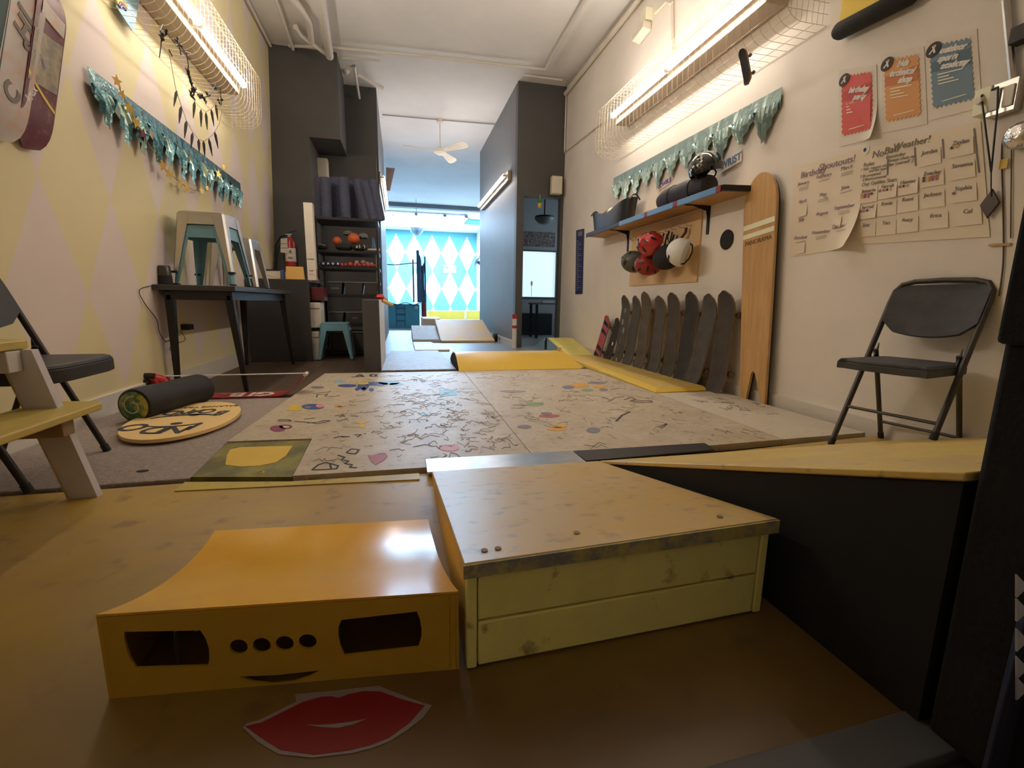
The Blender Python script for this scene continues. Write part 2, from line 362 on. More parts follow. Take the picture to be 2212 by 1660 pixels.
# room behind the doorway
mk('room_gray', (.30, .31, .33), .7)
mk('side_fill_glow', (1, 1, 1), emit=(.7, .9, 1.0), es=1.6)
b = MB('room_gray'); b.box((1.72, 9.5, -.05), (2.40, 9.6, H)); b.box((3.22, 9.5, -.05), (4.2, 9.6, H)); b.box((2.40, 9.5, -.05), (3.22, 9.6, .72)); b.box((2.40, 9.5, 1.70), (3.22, 9.6, H)); b.box((4.2, 6.7, -.05), (4.3, 7.4, H)); b.box((4.2, 8.8, -.05), (4.3, 9.6, H)); b.box((4.2, 7.4, -.05), (4.3, 8.8, .9)); b.box((4.2, 7.4, 2.3), (4.3, 8.8, H)); b.box((2.43, 6.68, -.05), (4.3, 6.73, H)); struct('wall_side_room', b)
w3 = MB('dark_gray_paint')
for q in ((7.4, .9, 7.45, 2.3), (8.75, .9, 8.8, 2.3), (7.4, .9, 8.8, .95), (7.4, 2.25, 8.8, 2.3)): w3.box((4.2, q[0], q[1]), (4.26, q[2], q[3]))
w3o = struct('fill_window', w3); b = MB('side_fill_glow'); b.box((4.24, 7.45, .95), (4.25, 8.75, 2.25)); b.build('pane', w3o, smooth=False)  # glowing window added out of view to brighten the side room
w1 = MB('dark_gray_paint'); x0, x1, z0, z1 = 2.40, 3.22, .72, 1.70
for q in ((x0, z0, x0+.03, z1), (x1-.03, z0, x1, z1), (x0, z0, x1, z0+.03), (x0, z1-.03, x1, z1)): w1.box((q[0], 9.47, q[1]), (q[2], 9.56, q[3]))
w1o = struct('window_1', w1); b = MB('window_glow'); b.box((x0+.03, 9.53, z0+.03), (x1-.03, 9.54, z1-.03)); b.build('pane', w1o, smooth=False)
w2 = MB('white'); sx0, sx1, sy0, sy1 = -.6, 2.25, 16.5, 19.4
for q in ((sx0-.06, sy0-.06, sx1+.06, sy0), (sx0-.06, sy1, sx1+.06, sy1+.06), (sx0-.06, sy0, sx0, sy1), (sx1, sy0, sx1+.06, sy1)): w2.box((q[0], q[1], H-.05), (q[2], q[3], H))
w2o = struct('window_2', w2); b = MB('sky_panel'); b.box((sx0, sy0, H-.03), (sx1, sy1, H-.012)); b.build('pane', w2o, smooth=False)
b = MB('mid_gray_paint'); b.box((-2.9, 15.1, H-.12), (3.3, 15.35, H)); struct('trim_1', b)
b = MB('trim_white'); b.bar((lwx(.06, .008), -1.6, .045), (lwx(.06, .008), 5.2, .045), .016, .13); struct('baseboard_left', b)
b = MB('trim_white'); b.box((XR-.014, 1.0, -.02), (XR, YP, .075)); struct('baseboard_right', b)
b = MB('trim_white'); b.box((1.60, YP+.1, -.02), (1.62, 9.75, .07)); struct('baseboard_passage', b)
b = MB('dark_gray_paint'); b.box((-.33, 4.32, -.02), (-.185, 5.62, .64)); b.faces([(-.184, 4.322, -.02), (-.184, 5.62, -.02), (-.184, 5.62, .638), (-.184, 4.322, .638)], [(0, 1, 2, 3)], 'trim_white'); struct('wall_low', b, .01)
d1 = MB('dark_gray_paint'); d1.hexa([(2.275, 6.75, -.015), (2.31, 6.745, -.015), (2.585, 7.45, -.015), (2.55, 7.465, -.015)], [(2.275, 6.75, 1.95), (2.31, 6.745, 1.95), (2.585, 7.45, 1.95), (2.55, 7.465, 1.95)]); d1o = struct('door_1', d1, .003)
b = MB('chrome'); b.cyl((2.57, 7.36, .98), (2.61, 7.345, .98), .012); b.cyl((2.61, 7.345, .98), (2.57, 7.25, .98), .010); b.build('door_handle', d1o)
for z in (.3, 1.2, 1.75):
    b = MB('steel'); b.box((2.264, 6.735, z), (2.278, 6.752, z+.1)); b.build('hinge', d1o)
# ------------------------------------------------------------------ floor coverings and ramps
def slab(name, pts, z0, z1, mat, label, cat, edge=None, bevel=.003, decals=None, group=None):
    b = MB(mat); b.hexa([(p[0], p[1], z0) for p in pts], [(p[0], p[1], z1) for p in pts])
    if decals: decals(b)
    return tag(b.build(name, None, bevel if not decals else 0, smooth=False), label, cat, group)
def zq(pix, z): return [AZ(p, z) for p in pix]
TS = .012
def blob(b, pix, m, z=TS):                              # filled shape drawn on a board
    b.plate([(p.x, p.y) for p in zq(pix, z)], [], (0, 0, z+.0008), (1, 0, 0), (0, 1, 0), .0008, m)
def stroke(b, pix, m, w=.006, z=TS):
    pts = zq(pix, z+.0012)
    for a, c in zip(pts, pts[1:]): 
        if (c-a).length > 1e-4: b.bar(a, c, w, .001, m)
def C2(l): return [(600+x*.1808, 800+y*.1808) for x, y in l]       # helper frames of the enlarged views I measured in
def C4(l): return [(1000+x*.3165, 720+y*.3165) for x, y in l]
def scribbles(b, seeds, n, region, inks):
    rnd = random.Random(seeds)
    for i in range(n):
        x = rnd.uniform(region[0], region[2]); y = rnd.uniform(region[1], region[3]); a = rnd.gauss(0, .5); L = rnd.uniform(.02, .07)
        pts = []; 
        for k in range(rnd.randint(3, 6)):
            pts.append(Vector((x+k*L*.3*math.cos(a)+rnd.gauss(0, .008), y+k*L*.3*math.sin(a)+rnd.gauss(0, .022), TS+.0012)))
        m = rnd.choice(inks); wd = rnd.uniform(.0014, .0036)
        for p, q in zip(pts, pts[1:]): b.bar(p, q, wd, .001, m)
def dec_a(b):
    scribbles(b, 1, 150, (-.36, 1.85, .45, 4.0), ('ink_soft', 'ink_pale', 'ink_faint', 'ink_soft', 'ink_pale', 'ink_pale'))
    scribbles(b, 2, 130, (-.1, 1.8, .48, 3.2), ('ink_faint', 'ink_pale', 'ink_soft'))
    blob(b, C2([(1075, 1020), (1130, 1022), (1180, 1012), (1240, 1004), (1305, 1012), (1312, 1040), (1260, 1085), (1165, 1135), (1110, 1090)]), 'd_red')
    blob(b, C2([(105, 485), (185, 405), (275, 430), (288, 486)]), 'd_yellow'); blob(b, C2(ell(420, 438, 136, 34)), 'd_blue')
    blob(b, C2(ell(505, 428, 50, 22)), 'd_pink', TS+.001); blob(b, C2(ell(360, 445, 40, 16)), 'd_slate', TS+.001)
    blob(b, C2(ell(0, 700, 95, 38)), 'd_purple'); blob(b, C2(ell(95, 678, 80, 26)), 'd_purple'); blob(b, C2(ell(100, 680, 40, 13)), 'ply_sheet_pale', TS+.001)
    for q in ((1020, 195, 70, 40), (830, 187, 115, 18), (1170, 165, 150, 20), (1330, 150, 130, 28), (1420, 168, 90, 14), (950, 228, 28, 20), (1030, 228, 28, 22), (1120, 235, 30, 20)): blob(b, C2(ell(*q)), 'd_blue' if q[0] < 1250 else 'd_lblue')
    blob(b, C2(ell(1020, 160, 70, 14)), 'd_yellow', TS+.001); blob(b, C2(ell(740, 136, 75, 14)), 'd_lblue')
    blob(b, C2([(1930, 235), (2130, 232), (2140, 300), (1935, 318)]), 'd_lblue'); blob(b, C2(ell(475, 207, 80, 14)), 'd_slate')
    for l in ([(420, 280), (600, 262), (630, 252)], [(465, 325), (470, 292), (600, 285), (560, 310), (690, 312), (740, 302)], [(0, 610), (160, 608), (130, 592), (0, 594)],
              [(410, 1192), (480, 1132), (570, 1102), (640, 1118), (722, 1142), (702, 1178), (560, 1186), (410, 1192)], [(625, 1120), (640, 1180)],
              [(720, 1015), (800, 1040), (760, 1070), (850, 1085), (800, 1115), (890, 1130), (860, 1160), (945, 1165)], [(820, 985), (880, 940), (970, 950), (930, 1000), (830, 990)],
              [(670, 812), (740, 790), (860, 795), (760, 800)], [(920, 775), (1000, 770), (950, 800)], [(1030, 760), (1055, 758)], [(680, 548), (740, 535), (800, 545), (730, 558)], [(870, 545), (960, 552)],
              [(200, 612), (330, 620), (480, 640), (630, 605), (560, 600), (480, 622), (350, 632)], [(310, 585), (450, 570)]): stroke(b, C2(l), 'ink', .007)
    for l in ([(880, 82), (1040, 76)], [(940, 72), (985, 52), (1015, 72)], [(1105, 72), (1120, 48), (1180, 55), (1165, 76), (1110, 74)], [(1185, 82), (1200, 82)]): stroke(b, C2(l), 'ink', .022)
    for l in ([(690, 430), (740, 440), (800, 425)], [(720, 415), (760, 452)]): stroke(b, C2(l), 'd_orange', .02)
    for l in ([(930, 610), (1010, 640), (1080, 605)], [(1000, 640), (1020, 690)]): stroke(b, C2(l), 'd_yellow', .02)
    for q in ((2050, 930, 120, 40), (1750, 530, 40, 18)): blob(b, C2(ell(*q)), 'd_pink' if q[0] > 2000 else 'd_lblue')
def dec_b(b):
    scribbles(b, 3, 150, (.6, 1.8, 1.7, 4.0), ('ink_faint', 'ink_pale', 'ink_pale', 'ink_soft'))
    for x, y, rx, ry, m in ((720, 370, 42, 12, 'd_slate'), (800, 355, 62, 16, 'd_orange'), (850, 390, 40, 9, 'd_green'), (915, 340, 66, 8, 'd_slate'), (930, 366, 42, 11, 'd_orange'), (960, 388, 30, 8, 'd_slate'),
                            (650, 636, 62, 12, 'd_orange'), (640, 655, 70, 13, 'd_orange'), (590, 566, 72, 11, 'd_red'), (570, 548, 40, 8, 'd_slate'), (490, 486, 62, 12, 'd_green'), (890, 664, 48, 20, 'd_slate'), (420, 640, 48, 12, 'd_slate'), (340, 398, 90, 8, 'ink_faint')): blob(b, C4(ell(x, y, rx, ry)), m)
    for l, m in (([(990, 468), (1040, 440), (1100, 434)], 'd_slate'), ([(1100, 455), (1150, 438), (1180, 452), (1140, 465), (1285, 460), (1290, 472), (1160, 474)], 'd_brown'), ([(1045, 602), (1085, 562), (1140, 536)], 'ink'), ([(1010, 385), (1080, 374)], 'd_slate'), ([(1330, 640), (1390, 620), (1350, 650)], 'ink_gray')): stroke(b, C4(l), m, .012)
slab('plywood_sheet', [(-.642, 4.16), (-.755, 2.19), (-.405, 2.17), (-.388, 1.70), (.509, 1.69), (.535, 4.13)], -.018, TS, 'ply_sheet', 'scribbled plywood floor sheet with a red heart drawing', 'floor sheet', decals=dec_a)
slab('plywood_sheet', [(.512, 1.69), (1.736, 1.75), (1.738, 2.89), (1.735, 4.11), (.539, 4.13)], -.018, TS, 'ply_sheet', 'scribbled plywood floor sheet between the heart sheet and the yellow strip', 'floor sheet', decals=dec_b)
slab('plywood_sheet', [(1.739, 1.75), (2.25, 1.77), (2.25, 2.885), (1.741, 2.885)], -.018, TS, 'ply_sheet_pale', 'narrow pale plywood floor sheet along the right wall', 'floor sheet', decals=lambda b: scribbles(b, 5, 26, (1.85, 2.2, 2.2, 2.8), ('ink_soft', 'ink_faint', 'ink_soft')))
def dec_o(b):
    blob(b, [(487, 1005), (490, 985), (497, 972), (520, 967), (632, 964), (618, 985), (596, 1000), (560, 1007), (520, 1009)], 'bright_yellow', .006)
    stroke(b, [(556, 1021), (562, 1018), (570, 1019), (568, 1023), (558, 1023)], 'd_yellow', .005, .006)
slab('painted_floor_panel', [(-.737, 1.775), (-.392, 1.705), (-.41, 2.165), (-.757, 2.185)], -.018, .006, 'olive_paint', 'olive painted floor panel with a bright yellow rounded patch', 'floor panel', decals=dec_o)
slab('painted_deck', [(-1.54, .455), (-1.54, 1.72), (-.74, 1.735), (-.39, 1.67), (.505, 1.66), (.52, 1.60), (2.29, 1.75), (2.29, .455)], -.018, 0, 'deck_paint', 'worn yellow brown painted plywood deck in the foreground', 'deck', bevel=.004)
slab('painted_strip', [(-.74, 1.655), (-.74, 1.733), (-.39, 1.667), (.05, 1.66), (.05, 1.60)], 0.0005, .004, 'deck_paint_yellow', 'yellow painted strip along the front edge of the scribbled sheets', 'strip', bevel=0)
slab('metal_strip', [(.2, .385), (.2, .453), (.80, .470), (.80, .40)], -.018, .004, 'strip_gray', 'grey metal strip at the front edge of the deck', 'strip')
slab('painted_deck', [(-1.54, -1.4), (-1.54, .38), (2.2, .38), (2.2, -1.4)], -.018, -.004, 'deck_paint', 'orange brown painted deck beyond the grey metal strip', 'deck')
slab('carpet', [(-1.545, 1.75), (-.74, 1.775), (-.765, 2.2), (-.70, 3.2), (-1.545, 3.22)], -.018, .002, 'carpet', 'grey brown carpet piece under the balance board', 'carpet', bevel=.006)
slab('plank_panel', [(-.2, 4.36), (.50, 4.36), (.46, 6.1), (-.13, 6.1)], -.018, .0, 'osb_gray', 'grey speckled board on the floor of the passage', 'floor sheet')
slab('plank_panel', [(.17, 6.15), (.62, 6.15), (.45, 7.35), (.17, 7.35)], -.018, .004, 'white', 'short white board beyond the grey speckled board', 'floor sheet')
# roller hump
def hump(u, v):
    y = 4.14+.98*v; z = .125*math.sin(PI*min(1, v/.9 if v < .45 else .5+.5*(v-.45)/.55))**.9 if 0 < v < 1 else 0
    xr = 1.60+.10*(1-abs(v-.45)/.55)*-1+.10
    return (Vector((.50+.02*v+(xr-.50)*u, y, max(.013, z+.012))), Vector((0, 0, 1)))
t = thing('hump_ramp', 'yellow skate hump ramp with dark side across the passage mouth', 'ramp', (1.05, 4.6, 0))
b = MB('yellow_paint'); b.sheet(hump, 6, 24, .012); b.build('riding_surface', t)
for u, nm in ((0, 'side_panel'), (1, 'side_panel')):
    pr_ = [hump(u, i/24)[0]-Vector((0, 0, .013)) for i in range(25)]; b = MB('bank_black' if u == 0 else 'yellow_paint')
    dx = .004 if u == 0 else -.016
    lo = [Vector((p.x+dx, p.y, -.018)) for p in pr_]; hi = [Vector((p.x+dx, p.y, max(-.017, p.z))) for p in pr_]
    vs = lo+hi; n = len(lo); b.faces(vs+[v+Vector((.012, 0, 0)) for v in vs], [(i, i+1, n+i+1, n+i) for i in range(n-1)]+[(2*n+i, 2*n+n+i, 2*n+n+i+1, 2*n+i+1) for i in range(n-1)]); b.build(nm, t, smooth=False)
b = MB('yellow_paint'); b.faces([(1.60, 4.14, .014), (1.73, 4.2, .014), (1.73, 4.75, .014), (1.60, 4.58, .158), (1.60, 4.9, .10)], [(0, 1, 3), (1, 2, 4, 3)]); b.build('hip', t, smooth=False)
# yellow strip along the right wall
t = thing('bank_strip', 'long yellow platform strip in front of the leaning skateboards', 'ramp', (1.95, 3.9, 0))
b = MB('yellow_worn'); b.hexa([(1.80, 2.96, -.018), (2.19, 2.98, -.018), (2.19, 5.08, -.018), (1.90, 5.08, -.018)], [(1.80, 2.97, .034), (2.19, 2.98, .034), (2.19, 5.08, .034), (1.90, 5.08, .034)]); b.build('deck', t, .004)
b = MB('bright_yellow'); b.hexa([(1.742, 2.9, -.018), (2.19, 2.925, -.018), (2.19, 2.98, -.018), (1.80, 2.97, -.018)], [(1.745, 2.9, .013), (2.19, 2.925, .013), (2.19, 2.98, .032), (1.80, 2.97, .033)])
b.hexa([(1.742, 2.9, -.018), (1.80, 2.97, -.018), (1.90, 5.08, -.018), (1.86, 5.08, -.018)], [(1.743, 2.9, .014), (1.80, 2.97, .033), (1.90, 5.08, .033), (1.87, 5.08, .014)]); b.build('bevelled_edge', t, smooth=False)
# small kicker by the doorway
t = thing('small_ramp', 'small yellow ramp with a blue side beside the doorway', 'ramp', (2.05, 5.8, 0))
b = MB('yellow_pale'); b.hexa([(1.93, 5.2, -.01), (2.27, 5.2, -.01), (2.27, 6.0, -.01), (1.93, 6.0, -.01)], [(1.93, 5.2, .012), (2.27, 5.2, .012), (2.27, 6.0, .165), (1.93, 6.0, .165)]); b.plate([(p.x, p.y) for p in [AZ(q, .1) for q in ((1205, 750), (1214, 752), (1212, 757), (1203, 756))]], [], (0, 0, .1), (1, 0, 0), (0, 1, 0), .001, 'd_pink'); b.build('riding_surface', t, smooth=False)
b = MB('d_lblue'); b.faces([(1.925, 5.2, 0), (1.925, 6.02, 0), (1.925, 6.02, .165), (1.92, 6.6, 0), (1.925, 6.1, .165)], [(0, 1, 2), (1, 3, 4, 2)]); b.box((1.925, 6.02, 0), (2.27, 6.08, .16)); b.build('side_panel', t, smooth=False)
b = MB('black'); b.box((1.918, 6.03, .0), (1.924, 6.1, .12)); b.build('slot', t)
# kicker with the face-like cutouts
A_, B_, C_, D_ = AZ((465, 1150)), AZ((925, 1125)), AZ((235, 1512)), AZ((992, 1447)); LIPZ = .150
def kick(u, v):
    p = lerp(lerp(A_, B_, u), lerp(C_, D_, u), v); return (Vector((p.x, p.y, .004+(LIPZ-.004)*v**1.9)), Vector((0, -.25*v, 1)))
t = thing('kicker_ramp', 'glossy orange kicker ramp with eye and mouth shaped cutouts', 'ramp', (A_+D_)/2)
b = MB('kicker_skin'); b.sheet(kick, 8, 20, .005); b.build('riding_surface', t)
fu = (D_-C_); wF = fu.length; fu.normalize()
def fpx(l):     # points of the front face seen in the enlarged view
    out = []
    n = fu.cross(Vector((0, 0, 1)))
    for x, y in l:
        q = onp((150+x*.4069, 1100+y*.4069), n, n.dot(C_)); d = q-C_; out.append((d.dot(fu), q.z))
    return out
holes = [fpx([(290, 655), (695, 648), (722, 690), (740, 745), (742, 800), (735, 836), (350, 848), (320, 800), (300, 745), (288, 690)]),
         fpx([(1445, 592), (1845, 547), (1862, 590), (1870, 640), (1868, 690), (1852, 737), (1460, 780), (1438, 730), (1428, 680), (1428, 630)]),
         fpx([(900, 893), (1110, 885), (1330, 860), (1270, 895), (1190, 922), (1080, 934), (980, 922)])]+[fpx(ell(x, y, 48, 39)) for x, y in ((898, 735), (1020, 727), (1142, 717), (1264, 707))]
b = MB('kicker_face'); b.plate([(0, 0), (wF, 0), (wF, LIPZ-.006), (0, LIPZ-.006)], holes, C_+Vector((0, .003, 0)), fu, (0, 0, 1), .004); b.build('front_panel', t, smooth=False)
for u in (0, 1):
    pr_ = [kick(u, i/16)[0]-Vector((0, 0, .006)) for i in range(17)]; b = MB('kicker_face'); n = 17
    lo = [Vector((p.x+(.006 if u == 0 else -.016), p.y, 0)) for p in pr_]; hi = [Vector((l.x, l.y, max(.001, p.z))) for l, p in zip(lo, pr_)]
    vs = lo+hi; b.faces(vs+[v+Vector((.010, 0, 0)) for v in vs], [(i, i+1, n+i+1, n+i) for i in range(n-1)]+[(2*n+i, 2*n+n+i, 2*n+n+i+1, 2*n+i+1) for i in range(n-1)]); b.build('side_panel', t, smooth=False)
bk = MB('steel'); p = C_+fu*.075+Vector((0, .06, 0)); bk.tube([p+Vector((0, 0, .005)), p+Vector((.005, 0, .07)), p+Vector((.02, .0, .085)), p+Vector((.03, .01, .06)), p+Vector((.05, .01, .09))], .004); tag(bk.build('wire_bracket'), 'bent steel wire bracket seen inside the kicker ramp cutout', 'bracket')
# wedge launch box
t = thing('wedge_ramp', 'yellow wooden wedge ramp with worn edge beside the kicker', 'ramp', (.4, 1.15, 0))
W0, W1, WF0, WF1 = Vector((.094, 1.617, 0)), Vector((.738, 1.604, 0)), Vector((.095, .703, 0)), Vector((.712, .724, 0))
b = MB('wedge_top'); nz = Vector((0, 0, 1))
b.hexa([W0+nz*.006, W1+nz*.006, WF1+Vector((.012, -.008, .184)), WF0+Vector((-.006, -.008, .181))], [W0+nz*.024, W1+nz*.024, WF1+Vector((.012, -.008, .212)), WF0+Vector((-.006, -.008, .206))]); b.build('top_board', t, .003)
b = MB('edge_worn'); b.hexa([WF0+Vector((-.006, -.0115, .180)), WF1+Vector((.012, -.0115, .183)), WF1+Vector((.012, -.008, .183)), WF0+Vector((-.006, -.008, .180))], [WF0+Vector((-.006, -.0115, .204)), WF1+Vector((.012, -.0115, .210)), WF1+Vector((.012, -.008, .210)), WF0+Vector((-.006, -.008, .204))]); b.build('front_edge', t, smooth=False)
for z0, z1 in ((.004, .088), (.092, .178)):
    b = MB('yellow_pale'); b.hexa([WF0+Vector((.02, 0, z0)), WF1+Vector((-.02, 0, z0)), WF1+Vector((-.02, .02, z0)), WF0+Vector((.02, .02, z0))], [WF0+Vector((.02, 0, z1)), WF1+Vector((-.02, 0, z1)), WF1+Vector((-.02, .02, z1)), WF0+Vector((.02, .02, z1))]); b.build('front_board', t, .003)
for q, s in ((WF0, 1), (WF1, -1)):
    b = MB('yellow_pale'); b.box((min(q.x, q.x+.018*s), q.y-.002, .002), (max(q.x, q.x+.018*s), q.y+.02, .180)); b.build('end_post', t, .003)
for W_, F_, s in ((W0, WF0, 1), (W1, WF1, -1)):
    b = MB('yellow_worn'); lo = [W_, F_+Vector((0, .022, 0)), F_+Vector((0, .022, .178)), W_+nz*.005]; b.prism(lo, .016, n=(s, 0, 0)); b.build('side_panel', t, smooth=False)
for u, v in ((.06, .96), (.10, .96), (.36, .93), (.86, .95)):
    p = lerp(lerp(W0+nz*.025, WF0+nz*.206, v), lerp(W1+nz*.025, WF1+nz*.212, v), u); b = MB('d_brown'); b.cyl(p, p+Vector((0, 0, .0015)), .006); b.build('screw', t)
b = MB('steel_bright'); b.hexa([(.078, 1.622, .012), (.69, 1.61, .012), (.69, 1.768, .012), (.080, 1.778, .012)], [(.078, 1.622, .020), (.69, 1.61, .020), (.69, 1.768, .016), (.080, 1.778, .016)]); tag(b.build('metal_plate', None, .001), 'shiny grey metal plate across the foot of the wedge ramp', 'plate')
b = MB('dark_metal'); b.hexa([(.695, 1.63, .012), (1.30, 1.655, .012), (1.325, 1.762, .012), (.695, 1.768, .012)], [(.695, 1.63, .019), (1.30, 1.655, .019), (1.325, 1.762, .015), (.695, 1.768, .015)]); tag(b.build('metal_plate', None, .001), 'dull dark plate at the foot of the black sided ramp', 'plate')
# black sided bank ramp
t = thing('bank_ramp', 'wide yellow topped ramp with black sides at the right', 'ramp', (1.4, 1.0, 0))
BX0, BX1, BY0, BY1, BZ = .752, 2.285, 1.625, .445, .408
def bz(y): return BZ*(BY0-y)/(BY0-BY1)
b = MB('yellow_worn'); b.hexa([(BX0, BY0, .002), (BX1, BY0, .002), (BX1, BY1, BZ-.014), (BX0, BY1, BZ-.014)], [(BX0, BY0, .016), (BX1, BY0, .016), (BX1, BY1, BZ), (BX0, BY1, BZ)]); b.build('riding_surface', t, .003)
b = MB('bank_black'); b.prism([(BX0+.004, BY0-.03, .001), (BX0+.004, BY1+.003, .001), (BX0+.004, BY1+.003, BZ-.016), (BX0+.004, BY0-.03, .0105)], .016, n=(1, 0, 0)); b.build('side_panel', t, smooth=False)
b = MB('bank_black'); b.box((BX0+.022, BY1+.003, .001), (BX1, BY1+.02, BZ-.018)); b.build('rear_panel', t, smooth=False)
t = thing('tall_block', 'tall black cloth covered block at the right edge behind the ramp', 'block', (1.2, .4, 0))
b = MB('black_fabric'); b.box((BX0+.006, .30, .0), (1.75, .438, 1.5)); b.build('body', t, .01)
b = MB('black_fabric'); b.hexa([(BX0-.002, .29, .584), (1.76, .29, .57), (1.76, .441, .57), (BX0-.002, .441, .586)], [(BX0+.002, .29, 1.51), (1.76, .29, 1.51), (1.76, .441, 1.51), (BX0+.002, .441, 1.51)]); b.build('cloth_drape', t, .006)
# lips on the floor
def L6(l): return [AZ((150+x*.4069, 1100+y*.4069), 0) for x, y in l]
def fl(l): return [(p.x, p.y) for p in L6(l)]
b = MB('lip_white'); o = (0, 0, .0008)
b.plate(fl([(920, 1165), (945, 1140), (1010, 1125), (1100, 1080), (1205, 1028), (1198, 988), (1420, 968), (1640, 942), (1705, 968), (1880, 1035), (1925, 1045), (1880, 1110), (1790, 1180), (1700, 1238), (1600, 1275), (1500, 1300), (1290, 1325), (1110, 1305), (1000, 1240)]), [], o, (1, 0, 0), (0, 1, 0), .001)
b.plate(fl([(935, 1160), (1020, 1140), (1100, 1100), (1240, 1030), (1340, 1003), (1395, 1002), (1430, 1010), (1480, 990), (1560, 973), (1650, 975), (1760, 1015), (1885, 1050), (1800, 1145), (1700, 1218), (1600, 1258), (1480, 1288), (1300, 1310), (1120, 1285), (1010, 1215)]), [], (0, 0, .0016), (1, 0, 0), (0, 1, 0), .001, 'lip_red')
b.plate(fl([(1255, 1155), (1330, 1156), (1400, 1151), (1500, 1138), (1578, 1122), (1510, 1152), (1430, 1170), (1340, 1167)]), [], (0, 0, .0024), (1, 0, 0), (0, 1, 0), .001, 'lip_white')
tag(b.build('lips_sticker', None, smooth=False), 'big red lips sticker with white outline on the floor', 'sticker')
UY, UZ = Vector((0, 1, 0)), Vector((0, 0, 1))
# ------------------------------------------------------------------ fluorescent fixtures and their wire guards
mk('housing', (.50, .42, .34), .5); mk('tube_unlit_back', (.8, .78, .74), .5)
def fixture(label, tubes, z, wallx, s, mat, r=.024, d=.15):
    """tubes: list of (y0, y1); wallx: x of the wall at z; s: +1 room lies at larger x"""
    ya, yb = min(t[0] for t in tubes), max(t[1] for t in tubes)
    t = thing('fluorescent_light', label, 'light fixture', (wallx, (ya+yb)/2, z))
    b = MB('housing'); x0, x1 = sorted((wallx+s*.002, wallx+s*max(.02, d-.05))); b.box((x0, ya-.03, z-.07), (x1, yb+.03, z+.07)); b.build('housing', t, .006)
    for (a, c) in tubes:
        b = MB(mat); b.cyl((wallx+s*d, a+.02, z), (wallx+s*d, c-.02, z), r, seg=16)
        b.bm.normal_update()
        for f in b.bm.faces:
            if f.calc_center_median().x*s < (wallx+s*d)*s-r*.45: f.material_index = b.mi('tube_unlit_back')  # wall side of the tube left unlit to soften the wall hot spot
        b.build('lamp_tube', t)
        for y in (a+.012, c-.012):
            b = MB('white'); b.cyl((wallx+s*d, y-.008, z), (wallx+s*d, y+.008, z), r*.8, seg=14); b.bar((wallx+s*.01, y, z), (wallx+s*d, y, z), .014, .03); b.build('lamp_holder', t)
    return t
def guard(label, y0, y1, z0, z1, d, wf, s, ends):
    t = thing('wire_guard', label, 'wire guard', (wf(z0)+s*.001, (y0+y1)/2, z0))
    def prof(q):        # 0..1 round the section
        L1, L2 = d, z1-z0; per = 2*L1+L2; k = q*per; rr = .11
        if k < L1: dd, zz = k, z0
        elif k < L1+L2: dd, zz = d, z0+k-L1
        else: dd, zz = d-(k-L1-L2), z1
        for zc, sg in ((z0+rr, -1), (z1-rr, 1)):
            if dd > d-rr and (zz-zc)*sg > 0:
                v = Vector((dd-(d-rr), zz-zc)); 
                if v.length > 1e-6: v = v.normalized()*rr; dd, zz = d-rr+v.x, zc+v.y
        return dd, zz
    N = 13; P = [prof(i/(N-1)) for i in range(N)]; w = .0014
    b = MB('wire')
    for dd, zz in P[::1]:
        b.tube([(wf(zz)+s*max(.004, dd), y0, zz), (wf(zz)+s*max(.004, dd), y1, zz)], w, seg=4, caps=False)
    n = int((y1-y0)/.066)
    for i in range(n+1):
        y = y0+(y1-y0)*i/n; pts = [prof(k/24) for k in range(25)]
        b.tube([(wf(zz)+s*max(.004, dd), y, zz) for dd, zz in pts], w, seg=4, caps=False)
    b.build('mesh_body', t, smooth=False)
    for y in ends:
        b = MB('wire')
        for i in range(1, 8):
            dd = d*i/8; lo = z0+(0 if dd < d-.11 else .11-math.sqrt(max(0, .0121-(dd-d+.11)**2))); hi = z1-(lo-z0)
            b.tube([(wf(lo)+s*dd, y, lo), (wf(hi)+s*dd, y, hi)], w, seg=4, caps=False)
        for k in range(1, 9):
            zz = z0+(z1-z0)*k/9; b.tube([(wf(zz)+s*.004, y, zz), (wf(zz)+s*(d-.01), y, zz)], w, seg=4, caps=False)
        b.build('end_mesh', t, smooth=False)
    return t
mk('wire', (.66, .56, .42), .4, .3)
zl = 2.43
fixture('warm twin fluorescent tube light on the yellow diamond wall', [(2.90, 3.84), (3.87, 4.78)], zl, lwx(zl), 1, 'tube_on', d=.21)
guard('wire mesh guard around the tube light on the diamond wall', 2.75, 5.0, 2.155, 2.66, .28, lambda z: lwx(z), 1, (5.0,))
fixture('warm twin fluorescent tube light on the plain right wall', [(2.70, 3.66), (3.69, 4.66)], 2.475, XR, -1, 'tube_on', d=.20)
guard('wire mesh guard around the tube light on the right wall', 2.36, 4.86, 2.14, 2.64, .28, lambda z: XR, -1, (4.86, 2.36))
fixture('white tube light on the left wall of the passage', [(7.40, 8.40), (8.42, 9.8)], 2.40, -.248, 1, 'tube_far', r=.022, d=.055)
fixture('white tube light on the grey right wall of the passage', [(7.0, 8.1), (8.12, 9.3)], 2.45, 1.62, -1, 'tube_far', r=.024, d=.10)
